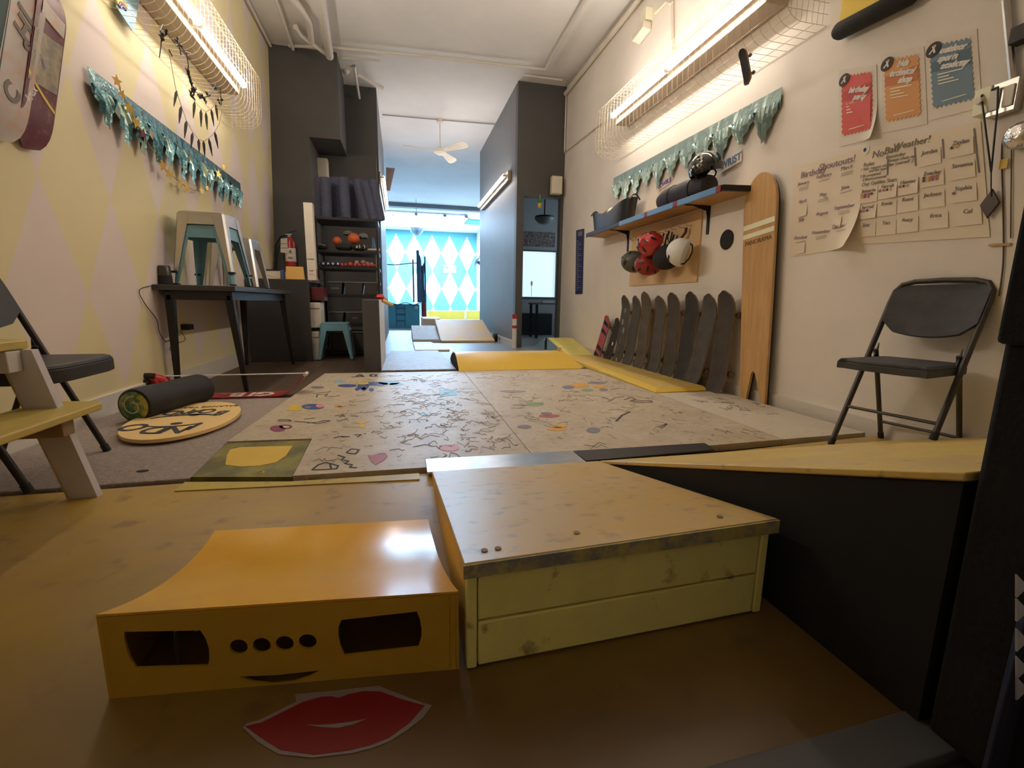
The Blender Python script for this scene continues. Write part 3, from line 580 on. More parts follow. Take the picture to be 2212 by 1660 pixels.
# ------------------------------------------------------------------ skateboard building blocks
def half_w(v, W, ln):                   # popsicle outline; ln = length of the rounded ends as a part of the board
    e = min(v, 1-v)
    return W/2*(1 if e >= ln else math.sqrt(max(0, 1-((ln-e)/ln)**2)))
def kick_y(v, k): e = min(v, 1-v); return 0 if e > .20 else -k*((.20-e)/.20)**1.5
def deck_fn(L, W, k, off=0.0, inset=0.0, ln=.13, conc=.006):
    def fn(u, v):
        v_ = .001+.998*v; w = max(0.0005, half_w(v_, W, ln)-inset); x = (u-.5)*2*w
        y = kick_y(v_, k)-conc*(abs(u-.5)*2)**2+off
        dv = (kick_y(min(1, v_+.01), k)-kick_y(max(0, v_-.01), k))/(.02*L); n = Vector((0, -1, dv)).normalized()
        return (Vector((x, y, v_*L)), n)
    return fn
mk('deck_wood', (.30, .20, .11), .6, var=.1)
def make_board(label, L, W, grip, k=.035, group='skateboards leaning on the right wall', dots=None, stripes=None, trucks=True):
    t = thing('skateboard', label, 'skateboard', group=group)
    b = MB('deck_wood'); b.sheet(deck_fn(L, W, k), 6, 26, .010); b.build('deck', t)
    b = MB(grip); b.sheet(deck_fn(L, W, k, -.0012, .002), 6, 26, .001)
    for (u, v, r, m) in (dots or []):
        p, n = deck_fn(L, W, k, -.0032)(u, v); b.plate(ell(0, 0, r*.75, r*1.25, 14), [], p, (1, 0, 0), (0, 0, 1), .0008, m)
    for (v0, v1, m) in (stripes or []):
        f = deck_fn(L, W, k, -.0034, .012); b.sheet(lambda u, v: f(u, v0+(v1-v0)*v), 4, 2, 0, m)
    b.build('grip_tape', t)
    if trucks:
        for v in (.22, .78):
            z = v*L; b = MB('steel'); b.box((-.026, .010, z-.038), (.026, .017, z+.038)); b.hexa([(-.02, .016, z-.022), (.02, .016, z-.022), (.02, .016, z+.022), (-.02, .016, z+.022)], [(-.055, .046, z-.008), (.055, .046, z-.008), (.055, .046, z+.008), (-.055, .046, z+.008)]); b.cyl((-.088, .050, z), (.088, .050, z), .004, seg=8)
            tr = b.build('truck', t)
            for sx in (-1, 1):
                b = MB('wheel'); b.lathe([(.008, -.016), (.020, -.016), (.0255, -.010), (.0255, .010), (.020, .016), (.008, .016)], Matrix.Translation((sx*.072, .050, z)) @ Matrix.Rotation(PI/2, 4, 'Y'), seg=16); b.lathe([(.001, -.0165), (.009, -.0165)], Matrix.Translation((sx*.072, .050, z)) @ Matrix.Rotation(PI/2, 4, 'Y'), 'steel', 10); b.build('wheel', tr)
    return t
mk('wheel', (.20, .10, .07), .45)
def stand(base, top, out):
    Z = (Vector(top)-Vector(base)).normalized(); Y = -Vector(out); Y = (Y-Z*Y.dot(Z)).normalized(); X = Y.cross(Z); M4 = Matrix.Identity(4)
    for i in range(3): M4[i][0] = X[i]; M4[i][1] = Y[i]; M4[i][2] = Z[i]; M4[i][3] = base[i]
    return M4
# decks hung on the diamond wall
two_tone('deck_teal', (.05, .10, .11), (.50, .38, .10), .5, 9, .55, .62); two_tone('deck_white', (.55, .50, .47), (.62, .34, .20), .5, 7, .48, .66)
two_tone('deck_maroon', (.13, .022, .03), (.32, .18, .17), .45, 11, .52, .75); two_tone('deck_art', (.22, .20, .17), (.42, .33, .20), .5, 14, .4, .6, third=((.06, .07, .22), 9, .58, .64))
def wall_deck(label, pb, pt, mat, extra=None):
    base, up = LW(pb, .05), LW(pt, .05); d = (up-base).normalized(); M4 = stand(base, base+d, (1, 0, -.04))
    W_ = .165; t = thing('skateboard_deck', label, 'skateboard deck', mat4=M4); WM[t.name] = Matrix.Identity(4)
    b = MB(mat); f = deck_fn(.80, .170, -.03); b.sheet(f, 6, 24, .010)
    if extra: extra(b, f)
    b.build('deck', t); return t
wall_deck('teal and yellow skateboard deck hung at the far left of the wall', (-75, 285), (-25, -20), 'deck_teal')
def ex_white(b, f):
    for (tx, u, v, s) in (('C', .5, .25, .10), ('H', .55, .62, .12), ('L', .55, .72, .12), ('S', .75, .55, .08)):
        p, n = f(u, v); b.text(tx, p+Vector((0, -.0025, 0)), (.25, 0, 1), (-1, 0, .25), s, 'ink_gray', fat=.004)
wall_deck('worn white skateboard deck with dark letters on the diamond wall', (8, 302), (62, -5), 'deck_white', ex_white)
def ex_mar(b, f):
    g = lambda u, v: (f(u, v)[0]+Vector((0, -.0018, 0)), f(u, v)[1])
    b.sheet(lambda u, v: g(.04+.92*u, .36+.30*v+.06*(u-.5)), 6, 4, 0, 'deck_art')
    b.sheet(lambda u, v: g(.03+.94*u, .335+.02*v-.09*(u-.3)), 6, 1, 0, 'bright_yellow')
    p, n = f(.22, .27); b.text('krux', p+Vector((0, -.0025, 0)), (.35, 0, 1), (-1, 0, .35), .045, 'white', fat=.001)
    b.sheet(lambda u, v: g(.2+.75*u, .74+.09*v), 4, 2, 0, 'deck_white')
wall_deck('maroon skateboard deck with yellow stripe on the diamond wall', (70, 322), (112, 15), 'deck_maroon', ex_mar)
# pennant with a rainbow
b = MB('d_lblue'); pz = [LW(p, .03) for p in ((262, -25), (304, -25), (296, 20), (289, 62), (284, 66), (268, 42), (250, 14))]; b.prism(pz, .004, n=(1, 0, -.04))
for r_, m in ((.075, 'd_green'), (.062, 'bright_yellow'), (.050, 'd_purple'), (.038, 'd_blue')):
    c = LW((268, 32), .035); pts = [c+Vector((.001*(.08-r_)*60, r_*math.cos(a)*1.1, r_*math.sin(a))) for a in [math.radians(60+100*i/10) for i in range(11)]]; b.tube(pts, .0065, m, seg=5)
tag(b.build('pennant'), 'blue paper pennant with a painted rainbow at the upper left', 'pennant')
# ------------------------------------------------------------------ foil fringe garlands
def garland(label, top0, top1, depth0, n, out, mats, seed, flash=.02, droop=.9):
    """fringe hung between two wall points: a foil band and pointed icicle strips below it"""
    t = thing('foil_garland', label, 'garland', (Vector(top0)+Vector(top1))/2); rnd = random.Random(seed); out = Vector(out); top0 = Vector(top0); top1 = Vector(top1); D = top1-top0
    def band(u, v):
        r = .010*math.sin(u*160)+.008*math.sin(u*61+1)
        return (top0+D*u+Vector((0, 0, -depth0*.42*v))+out*(.012+max(0, r)*v), out)
    b = MB(mats[0]); b.sheet(band, 140, 5, .0015); b.build('band', t)
    for i in range(n):
        u0 = (i-.06)/n if i else 0; u1 = (i+1.06)/n if i < n-1 else 1; dep = depth0*(.86+.26*rnd.random()); b = MB(mats[1]); K_ = 12; top = []; mid = []; bot = []
        for k in range(K_+1):
            f = k/K_; m = 1-abs(f-.5)*2; d2 = depth0*.36+(dep-depth0*.36)*m**1.05+rnd.uniform(0, .012); q = top0+D*(u0+(u1-u0)*f); zg = (.004 if k % 2 else .022)+rnd.uniform(0, .008)+(.006 if i % 2 else 0)
            top.append(q+Vector((0, 0, -depth0*.26))+out*(.012+zg*.4)); mid.append(q+Vector((0, 0, -depth0*.26-(d2-depth0*.26)*.5))+out*(.010+zg)); bot.append(q+Vector((0, 0, -d2))+out*(.008+zg*.8))
        for k in range(K_):
            for r0, r1 in ((top, mid), (mid, bot)): b.faces([r0[k], r0[k+1], r1[k+1], r1[k]], [(0, 1, 2, 3)], mats[2] if (r0 is top and rnd.random() < flash) or rnd.random() < flash*.25 else (mats[1] if rnd.random() < .6 else mats[0]))
        b.build('fringe', t, smooth=False)
    return t
mk('foil_teal', (.22, .42, .46), .16, .85, bump=.6, bscale=60); mk('foil_teal_dark', (.10, .24, .29), .22, .8, bump=.4, bscale=90); mk('foil_flash', (.7, .95, .95), .08, 1)
mk('foil_pale', (.34, .47, .46), .28, .55, bump=.4, bscale=50); mk('foil_pale2', (.28, .40, .40), .25, .55, bump=.4, bscale=50)
garland('shiny teal foil fringe garland on the diamond wall', LW((183, 142), .01), LW((516, 396), .01), .275, 13, (1, 0, -.04), ('foil_teal', 'foil_teal_dark', 'foil_flash'), 3, .34)
garland('pale teal plastic fringe garland on the right wall', RW((1328, 385), .004), RW((1693, 188), .004), .275, 11, (-1, 0, 0), ('foil_pale', 'foil_pale2', 'foil_flash'), 4, .10)
# gold star garland
mk('gold', (.75, .48, .12), .25, .9); mk('twine', (.10, .07, .05), .8)
def w2(l, d=.05): return [LW((160+x*.2109, 120+y*.2109), d) for x, y in l]
t = thing('star_garland', 'gold star garland strung across the teal fringe', 'garland', LW((400, 330), .05))
b = MB('gold'); b.tube(w2([(440, 250), (490, 395), (565, 540), (635, 685), (710, 805), (780, 930), (830, 1000), (910, 1130), (970, 1210), (1090, 1300), (1155, 1350), (1240, 1385), (1310, 1380), (1365, 1350), (1440, 1290), (1480, 1215), (1530, 1130)], .055), .0022, seg=5); b.build('string', t)
for (x, y, r, a) in ((440, 262, .030, .3), (490, 395, .026, 1), (565, 540, .034, .2), (635, 685, .034, .6), (710, 805, .032, .1), (910, 1130, .036, .4), (970, 1210, .034, .1), (1090, 1310, .028, .9), (1155, 1350, .040, .2), (1305, 1385, .026, .5), (1360, 1355, .024, .8), (1480, 1215, .036, .1), (1530, 1135, .026, .3)):
    p = w2([(x, y)], .06)[0]; b = MB('maroon' if x == 710 else 'gold'); b.plate(star(r*1.15, 5, .45, a), [], p, (.25, 1, 0), (0, 0, 1), .0015); b.build('star', t, smooth=False)
# black feather garlands
def w1(l, d=.06): return [LW((x*.25317, y*.25317), d) for x, y in l]
def feathers(label, items, string):
    t = thing('feather_garland', label, 'garland', w1([items[3][:2]])[0]); b = MB('twine'); b.tube(w1(string), .0018, seg=4); b.build('string', t)
    for x0, y0, x1, y1 in items:
        p, q = w1([(x0, y0), (x1, y1)]); b = MB('soft_black'); b.tube([p, lerp(p, q, .2), lerp(p, q, .55), q], [.003, .010, .008, .002], seg=6); b.build('feather', t)
    return t
feathers('lower string of black feathers above the teal fringe', [(1508, 775, 1482, 910), (1545, 910, 1528, 1055), (1590, 1035, 1574, 1180), (1643, 1135, 1630, 1265), (1695, 1190, 1700, 1310), (1737, 1203, 1748, 1340), (1782, 1185, 1812, 1335), (1832, 1125, 1862, 1270)],
         [(1440, 430), (1470, 600), (1500, 760), (1545, 900), (1590, 1030), (1645, 1130), (1695, 1190), (1740, 1205), (1785, 1180), (1832, 1125), (1870, 1060), (1895, 940)])
feathers('upper string of black feathers hung below the wire guard', [(1660, 870, 1650, 1010), (1715, 935, 1716, 1085), (1757, 960, 1768, 1110), (1803, 935, 1826, 1080), (1840, 890, 1860, 1030), (1855, 835, 1882, 905)],
         [(1645, 850), (1715, 925), (1757, 955), (1803, 930), (1840, 880), (1870, 800), (1885, 740)])
t = thing('scrap_garland', 'tangled black string with dark scraps hung on the wire guard', 'garland', w1([(1650, 700)], .27)[0])
for l in ([(1390, 210), (1370, 260), (1378, 320), (1372, 400), (1360, 490)], [(1410, 250), (1415, 300)], [(1490, 330), (1530, 380), (1580, 440), (1630, 460)], [(1590, 455), (1605, 540), (1610, 630), (1625, 690), (1640, 760), (1690, 800), (1740, 830), (1790, 820), (1840, 720), (1880, 760), (1890, 900)], [(1440, 420), (1470, 480)], [(1530, 400), (1545, 470)]):
    b = MB('black'); b.tube(w1(l, .285), .0028, seg=5); b.build('string', t)
rnd = random.Random(5)
for (x, y, r) in ((1372, 270, .02), (1378, 320, .016), (1413, 275, .014), (1525, 380, .022), (1500, 340, .012), (1608, 635, .026), (1625, 700, .02), (1640, 755, .03), (1655, 775, .024), (1632, 820, .026), (1690, 810, .018), (1720, 835, .02), (1745, 855, .022), (1770, 810, .024), (1832, 738, .016), (1885, 850, .014)):
    p = w1([(x, y)], .285)[0]; b = MB('black')
    for k in range(4):
        a = rnd.uniform(0, 2*PI); q = p+Vector((rnd.uniform(-.01, .01), math.cos(a)*r*1.3, math.sin(a)*r*1.3)); b.tube([p, (p+q)/2+Vector((.004, 0, 0)), q], [.007, .006, .002], seg=5)
    b.build('scrap', t)
# ------------------------------------------------------------------ table, stools and the things on it
TZ = .712; TX0, TX1, TY0, TY1 = -1.53, -1.055, 3.44, 5.06
t = thing('work_table', 'dark grey table with splayed legs below the teal fringe', 'table', ((TX0+TX1)/2, (TY0+TY1)/2, -.02))
b = MB('table_top'); mk('table_top', (.055, .052, .052), .34, var=.1); b.box((TX0, TY0, TZ-.035), (TX1, TY1, TZ)); b.build('tabletop', t, .004)
b = MB('dark_metal')
for (a, c) in (((TX0+.05, TY0+.06), (TX1-.05, TY0+.085)), ((TX0+.05, TY1-.085), (TX1-.05, TY1-.06)), ((TX0+.05, TY0+.06), (TX0+.075, TY1-.06)), ((TX1-.075, TY0+.06), (TX1-.05, TY1-.06))): b.box((a[0], a[1], TZ-.095), (c[0], c[1], TZ-.036))
b.build('apron', t, .002)
for sx in (0, 1):
    for sy in (0, 1):
        top = Vector(((TX0+.065, TX1-.065)[sx], (TY0+.08, TY1-.08)[sy], TZ-.04)); bot = Vector(((TX0+.03, TX1-.02)[sx], (TY0+.01, TY1-.01)[sy]+(.12 if sy == 0 else 0), -.02))
        b = MB('dark_metal'); b.hexa([bot+Vector(k) for k in ((-.013, -.013, 0), (.013, -.013, 0), (.013, .013, 0), (-.013, .013, 0))], [top+Vector(k) for k in ((-.026, -.022, 0), (.026, -.022, 0), (.026, .022, 0), (-.026, .022, 0))]); b.build('leg', t, .002)
def make_stool(label, mat, group=None, h=.405, s=.142, f=.185):
    t = thing('metal_stool', label, 'stool', group=group)
    b = MB(mat); o = rounded(2*s, 2*s, .04); i_ = rounded(2*s-.02, 2*s-.02, .035)
    b.hexa([(x, y, h-.022) for x, y in o], [(x, y, h-.004) for x, y in o]); b.hexa([(x, y, h-.004) for x, y in o], [(x, y, h) for x, y in i_]); b.build('seat', t)
    for k in range(4):
        R = Matrix.Rotation(k*PI/2, 4, 'Z'); b = MB(mat)
        b.prism([R @ Vector(v) for v in ((-s+.03, s-.001, h-.02), (s-.03, s-.001, h-.02), (s-.036, s+.006, h-.085), (-s+.036, s+.006, h-.085))], .003, n=R @ Vector((0, -1, .12))); b.build('apron', t, smooth=False)
    for k in range(4):
        R = Matrix.Rotation(k*PI/2, 4, 'Z'); b = MB(mat); wt, wb = .075, .028
        def P(z, w):
            q = s+(f-s)*(1-z/h); c = Vector((q, q, z)); return [R @ (c+Vector((-w, 0, 0))), R @ (c+Vector((-.012, 0, 0))), R @ (c+Vector((0, -.012, 0))), R @ (c+Vector((0, -w, 0)))]
        A, B2 = P(h-.015, wt), P(.006, wb); ins = R @ Vector((-.003, -.003, 0))
        vs = A+B2; b.faces(vs+[v+ins for v in vs], [(0, 1, 5, 4), (1, 2, 6, 5), (2, 3, 7, 6), (8, 12, 13, 9), (9, 13, 14, 10), (10, 14, 15, 11), (0, 4, 12, 8), (3, 11, 15, 7), (4, 5, 6, 7, 15, 14, 13, 12)]); lg = b.build('leg', t, smooth=False)
        c = R @ Vector((f-.012, f-.012, 0)); b = MB('rubber'); b.box((c.x-.018, c.y-.018, 0), (c.x+.018, c.y+.018, .014)); b.build('rubber_foot', lg)
    return t
def at(x, y, z, a=0.0): return Matrix.Translation((x, y, z)) @ Matrix.Rotation(a, 4, 'Z')
s_blue = make_stool('light blue metal stool nested under the silver stool on the table', 'stool_blue'); place(s_blue, at(-1.285, 3.79, TZ, -.03))
s_sil = make_stool('silver metal stool nested on the blue stool at the table front', 'steel', h=.41); place(s_sil, at(-1.285, 3.79, TZ+.082, -.03))
dup(s_sil, at(-1.318, 4.45, TZ, .0), 'silver metal stool standing alone at the far end of the table')
dup(s_blue, at(-.705, 5.49, -.02, .03), 'light blue metal stool on the floor before the black rack')
p = (-1.50, 3.56, TZ); t = thing('smart_speaker', 'small dark cylindrical speaker on the table corner by the wall', 'speaker', p)
b = MB('soft_black'); b.lathe([(.034, 0), (.042, .006), (.039, .06)], Matrix.Translation(p)); b.build('base', t)
b = MB('speaker_top'); mk('speaker_top', (.06, .045, .04), .3); b.lathe([(.039, .06), (.035, .118), (.031, .124), (.001, .124)], Matrix.Translation(p)); b.build('body', t)
def cable(name, pts, r, label, mat='black'):
    b = MB(mat); P = [Vector(q) for q in pts]; S = []
    for i in range(len(P)-1):
        a, c, d0, d1 = P[i], P[i+1], P[max(0, i-1)], P[min(len(P)-1, i+2)]
        for k in range(5):
            s_ = k/5; S.append(.5*((2*a)+(c-d0)*s_+(2*d0-5*a+4*c-d1)*s_**2+(3*a-d0-3*c+d1)*s_**3))
    S.append(P[-1]); b.tube(S, r, seg=6); return tag(b.build(name), label, 'cable')
cable('power_cable', [(-1.50, 3.52, TZ+.004), LW((303, 625), .012), LW((312, 655), .012), LW((338, 690), .012), LW((345, 720), .012), LW((362, 738), .012), LW((385, 715), .02)], .0025, 'thin black cable hanging from the small speaker down the wall')
b = MB('black'); q = LW((398, 707), .012); b.box((q.x-.01, q.y-.03, q.z-.02), (q.x+.04, q.y+.06, q.z+.02)); tag(b.build('power_adapter', None, .004), 'black power adapter plugged in on the wall under the table', 'adapter')
cable('coiled_cable', [LW((390, 715), .02), LW((400, 735), .02), LW((378, 742), .02), LW((366, 755), .02), LW((380, 765), .02), LW((371, 778), .02)], .0022, 'loose black cable dangling below the power adapter')
# ------------------------------------------------------------------ balance toys on the carpet
def find_ellipse():
    pts = zq([(262, 930), (275, 912), (310, 898), (370, 881), (440, 871), (500, 872), (522, 884), (520, 893), (480, 914), (420, 936), (360, 950), (300, 952), (268, 945)], .028)
    a = np.array([(p.x, p.y) for p in pts]); c = (a.min(0)+a.max(0))/2
    A = np.array([[x*x, x*y, y*y, x, y] for x, y in a-c]); s_, *_ = np.linalg.lstsq(A, np.ones(len(a)), rcond=None)
    a_, b_, c_, d_, e_ = s_; M_ = np.array([[2*a_, b_], [b_, 2*c_]]); ctr = np.linalg.solve(M_, [-d_, -e_]); f = 1+a_*ctr[0]**2+b_*ctr[0]*ctr[1]+c_*ctr[1]**2
    w, v = np.linalg.eigh(np.array([[a_, b_/2], [b_/2, c_]])/f); r = 1/np.sqrt(w); return c+ctr, r, v
ec, er, ev = find_ellipse(); maj = Vector((*ev[:, 0], 0)); maj = maj if maj.y > 0 else -maj; mnr = Vector((maj.y, -maj.x, 0))
t = thing('balance_board', 'oval wooden balance board with black lettering on the carpet', 'balance board', (ec[0], ec[1], .002))
b = MB('board_face'); mk('board_face', warm((205, 165, 105), 1.5), .5, var=.06, scale=3); b.plate(ell(0, 0, er[0], er[1], 48), [], (ec[0], ec[1], .022), maj, Vector((-maj.y, maj.x, 0)), .016)
o3 = Vector((ec[0], ec[1], .0312)); L_, W_ = er[0], er[1]; UU, VV = -mnr, -maj
def bp(s_, l): return o3+UU*(s_*W_)+VV*(l*L_)
SXW = {'INDO': .85, 'BOARD': .70}
for word, pix, sz in (('INDO', [(421, 921), (381, 928), (335, 929), (290, 923)], .17), ('BOARD', [(478, 892), (449, 888), (421, 889), (394, 893), (372, 892)], .14)):
    pl_ = zq(pix, .031); du = (pl_[-1]-pl_[0]).normalized()
    for ch, q in zip(word, pl_): b.text(ch, Vector((q.x, q.y, .0312)), du, Vector((du.y, -du.x, 0)) if (Vector((du.y, -du.x, 0))).y < 0 else Vector((-du.y, du.x, 0)), sz, 'ink', fat=.0035, sx=SXW[word])
b.text('BALANCE TRAINER', bp(0, -.64), UU, VV, .042, 'd_brown', fat=.0006)
def arc(cx, cy, rx, ry, a0, a1, w, s_=1):
    P = [bp(cx+rx*math.cos(math.radians(a0+(a1-a0)*i/14)), cy+ry*math.sin(math.radians(a0+(a1-a0)*i/14))) for i in range(15)]
    for i, (p, q) in enumerate(zip(P, P[1:])): b.bar(p, q, w*(.4+.9*math.sin(PI*(i+.5)/14)), .001, 'ink')
arc(.02, .30, .50, .14, 20, 170, .016); arc(.05, .0, .62, .17, 190, 350, .022)
for cx, cy in ((.0, .30), (-.10, -.14)): b.plate([(p.x-o3.x, p.y-o3.y) for p in [bp(cx+.11*math.cos(2*PI*i/16), cy+.055*math.sin(2*PI*i/16)) for i in range(16)]], [], o3, (1, 0, 0), (0, 1, 0), .001, 'ink')
b.build('deck', t, smooth=False)
b = MB('ply_edge'); b.plate(ell(0, 0, er[0]*.7, .05, 20), [], (ec[0], ec[1], .008), maj, Vector((-maj.y, maj.x, 0)), .012); b.build('underside_rail', t, smooth=False)
r_ = .088; ra, rb = AZ((289, 878), r_+.002), AZ((412, 845), r_+.002); ax_ = (rb-ra).normalized()
rb = ra+ax_*.50
t = thing('balance_roller', 'black cylinder roller with green and yellow end cap', 'roller', ((ra+rb)/2).xy.to_3d())
b = MB('rubber'); MM = stand(ra, rb, (-1, 0, 0)); ln = (rb-ra).length
b.lathe([(r_-.012, 0), (r_-.003, .004), (r_, .02), (r_, ln*.33), (r_-.002, ln*.34), (r_-.002, ln*.62), (r_, ln*.63), (r_, ln-.02), (r_-.004, ln-.004), (r_-.014, ln)], MM, seg=36); b.build('body', t)
two_tone('roller_cap', (.04, .16, .06), (.45, .40, .06), .4, 9, .46, .54); b = MB('roller_cap'); b.lathe([(.001, -.004), (r_-.02, -.004), (r_-.014, -.001)], MM, seg=32); b.tube([MM @ Vector((.05*math.cos(a)*(.4+.1*a), .05*math.sin(a)*(.4+.1*a), -.005)) for a in [i*.5 for i in range(14)]], .003, 'ply_sheet_pale', 5); b.build('end_cap', t)['label'] = 'green and yellow end cap'
# red slack board with a strap
t = thing('slack_board', 'red balance board with curled ends and a taut strap', 'balance board', (-1.05, 3.33, .002))
ends = AY((660, 808), 3.33); xl, xr = -1.50, ends.x
def slackf(u, v):
    s_ = u*2-1; x = xl+(xr-xl)*u; z = .006+(ends.z-.012)*max(0, (abs(s_)-.62)/.38)**1.6; w = .085*(1-.25*max(0, (abs(s_)-.7)/.3)); return (Vector((x, 3.33+(v-.5)*2*w, z)), Vector((0, 0, 1)))
b = MB('slack_face'); two_tone('slack_face', (.36, .03, .03), (.46, .24, .18), .45, 9, .50, .68); b.sheet(slackf, 40, 4, .010)
for ch, s_ in (('G', .40), ('I', .22), ('B', .02)):
    p, n = slackf((s_+1)/2, .5); b.text(ch, p+Vector((0, 0, .001)), (-1, 0, 0), (0, -1, 0), .17, 'white', fat=.004)
b.build('board', t)
b = MB('trim_white'); b.bar((xl+.03, 3.33, ends.z+.004), (xr-.002, 3.33, ends.z+.004), .03, .003, up=(0, 0, 1)); b.build('strap', t)
b = MB('white'); b.cyl((xr+.002, 3.29, ends.z), (xr+.002, 3.37, ends.z), .011); b.build('strap_roller', t)
rq = AY((318, 832), 3.32); t = thing('ratchet_box', 'red and black ratchet housing behind the black roller', 'ratchet', rq)
b = MB('red'); b.tube([rq+Vector((-.105, 0, -.03)), rq+Vector((-.05, 0, .02)), rq+Vector((.02, 0, .045)), rq+Vector((.09, 0, .025)), rq+Vector((.12, 0, -.03))], .034, seg=10); b.build('housing', t)
b = MB('black'); b.tube([rq+Vector((-.05, -.03, .045)), rq+Vector((.0, -.036, .065)), rq+Vector((.06, -.03, .06))], .018, seg=8); b.cyl(rq+Vector((.015, -.06, .02)), rq+Vector((.015, -.03, .02)), .022); b.build('lever', t)
b = MB('soft_black'); b.plate(ell(0, 0, .02, .012, 10), [], AZ((308, 1018), .003), (1, 0, 0), (0, 1, 0), .002); tag(b.build('debris'), 'small dark scrap lying on the carpet edge', 'scrap')
# ------------------------------------------------------------------ folding chairs
def make_chair(label, dz=(0, 0), w=.20, pad='chair_pad', tubem='chair_tube', lean=.285, fr_=.10, th=.05):
    t = thing('folding_chair', label, 'folding chair')
    FT, BT = Vector((.0, 0, 0)), Vector((-lean, 0, .735)); RP = lerp(FT, BT, .60); RF = Vector((-.345, 0, 0)); r = .0115
    for sgn, z in ((1, dz[0]), (-1, dz[1])):
        y = Vector((0, sgn*w, 0)); q = lerp(FT, BT, z/.735); b = MB(tubem)
        top = [BT+y*.99+Vector((.03, 0, -.08)), BT+y*.96+Vector((.012, 0, -.03)), BT+y*.85, BT+y*.6+Vector((-.004, 0, .012)), BT+Vector((-.006, 0, .016))]
        b.tube([q+y]+top, r, seg=10); fr = b.build('side_tube', t)
        b = MB('rubber'); b.cyl(q+y, q+y+(BT-FT).normalized()*.03, .014, seg=10); b.build('foot_cap', fr)
        yi = Vector((0, sgn*(w-.024), 0)); b = MB(tubem); b.tube([RF+yi, RP+yi], .010, seg=10); rl = b.build('rear_leg', t)
        b = MB('rubber'); b.cyl(RF+yi, RF+yi+(RP-RF).normalized()*.03, .0125, seg=10); b.build('foot_cap', rl)
        b = MB(tubem); b.tube([lerp(RF, RP, .86)+yi, lerp(FT, BT, .56)+y], .008, seg=6); b.prism([lerp(FT, BT, .64)+yi, lerp(FT, BT, .53)+yi, lerp(RF, RP, .80)+yi, lerp(RF, RP, .9)+yi], .004); b.build('bracket', t)
    b = MB(pad); sz = .398
    out = [(fr_-.015, -.8), (fr_, -.5), (fr_, .5), (fr_-.015, .8), (.05, .96), (-.26, .90), (-.285, .7), (-.285, -.7), (-.26, -.90), (.05, -.96)]
    b.hexa([(x, k*w, sz-th) for x, k in out], [(x, k*w, sz-.004) for x, k in out]); b.hexa([(x, k*w, sz-.004) for x, k in out], [(x*.93, k*w*.93, sz+.010) for x, k in out]); b.build('seat', t, .004)
    b = MB(pad); c0 = lerp(FT, BT, .74); c1 = lerp(FT, BT, .995); d = (c1-c0)
    def bk(u, v):
        k = (u-.5)*2; cut = .16*max(0, abs(k)-.72)/.28; vv = cut+(1-1.6*cut)*v-(.18*(1-k*k)*(1-v)); p = c0+d*vv+Vector((-.02*(1-k*k)+.012, k*(w-.006), 0)); return (p, Vector((1, 0, .4)).normalized())
    b.sheet(bk, 14, 6, .018); b.build('backrest', t)
    for f, R in ((.24, 0), (.20, 1)):
        a = lerp(FT, BT, f) if R == 0 else lerp(RF, RP, f); ww = w-(.024 if R else 0); b = MB(tubem); b.tube([a+Vector((0, -ww, 0)), a+Vector((0, ww, 0))], .007, seg=8); b.build('stretcher', t)
    return t
mk('chair_tube', (.035, .028, .025), .4, .4); mk('chair_pad', (.022, .020, .020), .5, var=.2, scale=12); mk('chair_tube_gray', (.075, .068, .062), .45, .5, var=.2, scale=9); mk('chair_pad_gray', (.055, .058, .068), .65, var=.35, scale=9)
c1_ = make_chair('black metal folding chair behind the picnic bench on the left', (.002, .002), w=.217); place(c1_, at(-1.19, 1.957, 0, .02))
c2_ = make_chair('grey padded folding chair by the right wall below the charts', (bz(1.29), 0), w=.175, pad='chair_pad_gray', tubem='chair_tube_gray', lean=.325, fr_=.055, th=.034); place(c2_, at(1.962, 1.50, 0, PI+.18))
# ------------------------------------------------------------------ picnic bench at the left edge
mk('bench_yellow', (.55, .42, .10), .5, var=.12, scale=5, stretch=(6, 1, 1)); mk('bench_white', (.60, .57, .60), .6, var=.08)
t = thing('picnic_bench', 'yellow and white wooden picnic bench cut by the left edge', 'bench', (-1.25, 1.2, 0))
def plank(x0, x1, y0, y1, z0, z1, nm, rr=.05):
    b = MB('bench_yellow'); o = [(x0, y0), (x1, y0), (x1, y1-rr)]+[(x1-rr+rr*math.cos(a), y1-rr+rr*math.sin(a)) for a in [i*PI/2/6 for i in range(1, 7)]]+[(x0+.02, y1+.01), (x0, y1-.02)]
    b.hexa([(x, y, z0) for x, y in o], [(x, y, z1) for x, y in o]); b.build(nm, t, .004)
plank(-1.135, -.945, .45, 1.76, .272, .294, 'seat_plank'); plank(-1.50, -1.09, .5, 1.72, .474, .50, 'tabletop')
for y in (1.655, .72):
    b = MB('bench_white'); b.prism([(-1.155, y, .472), (-1.065, y, .472), (-.955, y, 0), (-1.035, y, 0)], .028, n=(0, 1, 0)); b.prism([(-1.155, y-.0008, .472), (-1.15, y-.0008, .472), (-1.03, y-.0008, 0), (-1.035, y-.0008, 0)], .001, 'ply_edge', n=(0, -1, 0)); b.build('leg', t, .002)
b = MB('deck_wood'); b.box((-1.42, 1.60, .215), (-.985, 1.653, .270)); b.build('cross_rail', t, .003)
b = MB('bench_white'); b.box((-1.42, 1.60, .41), (-1.09, 1.653, .472)); b.build('table_rail', t, .003)
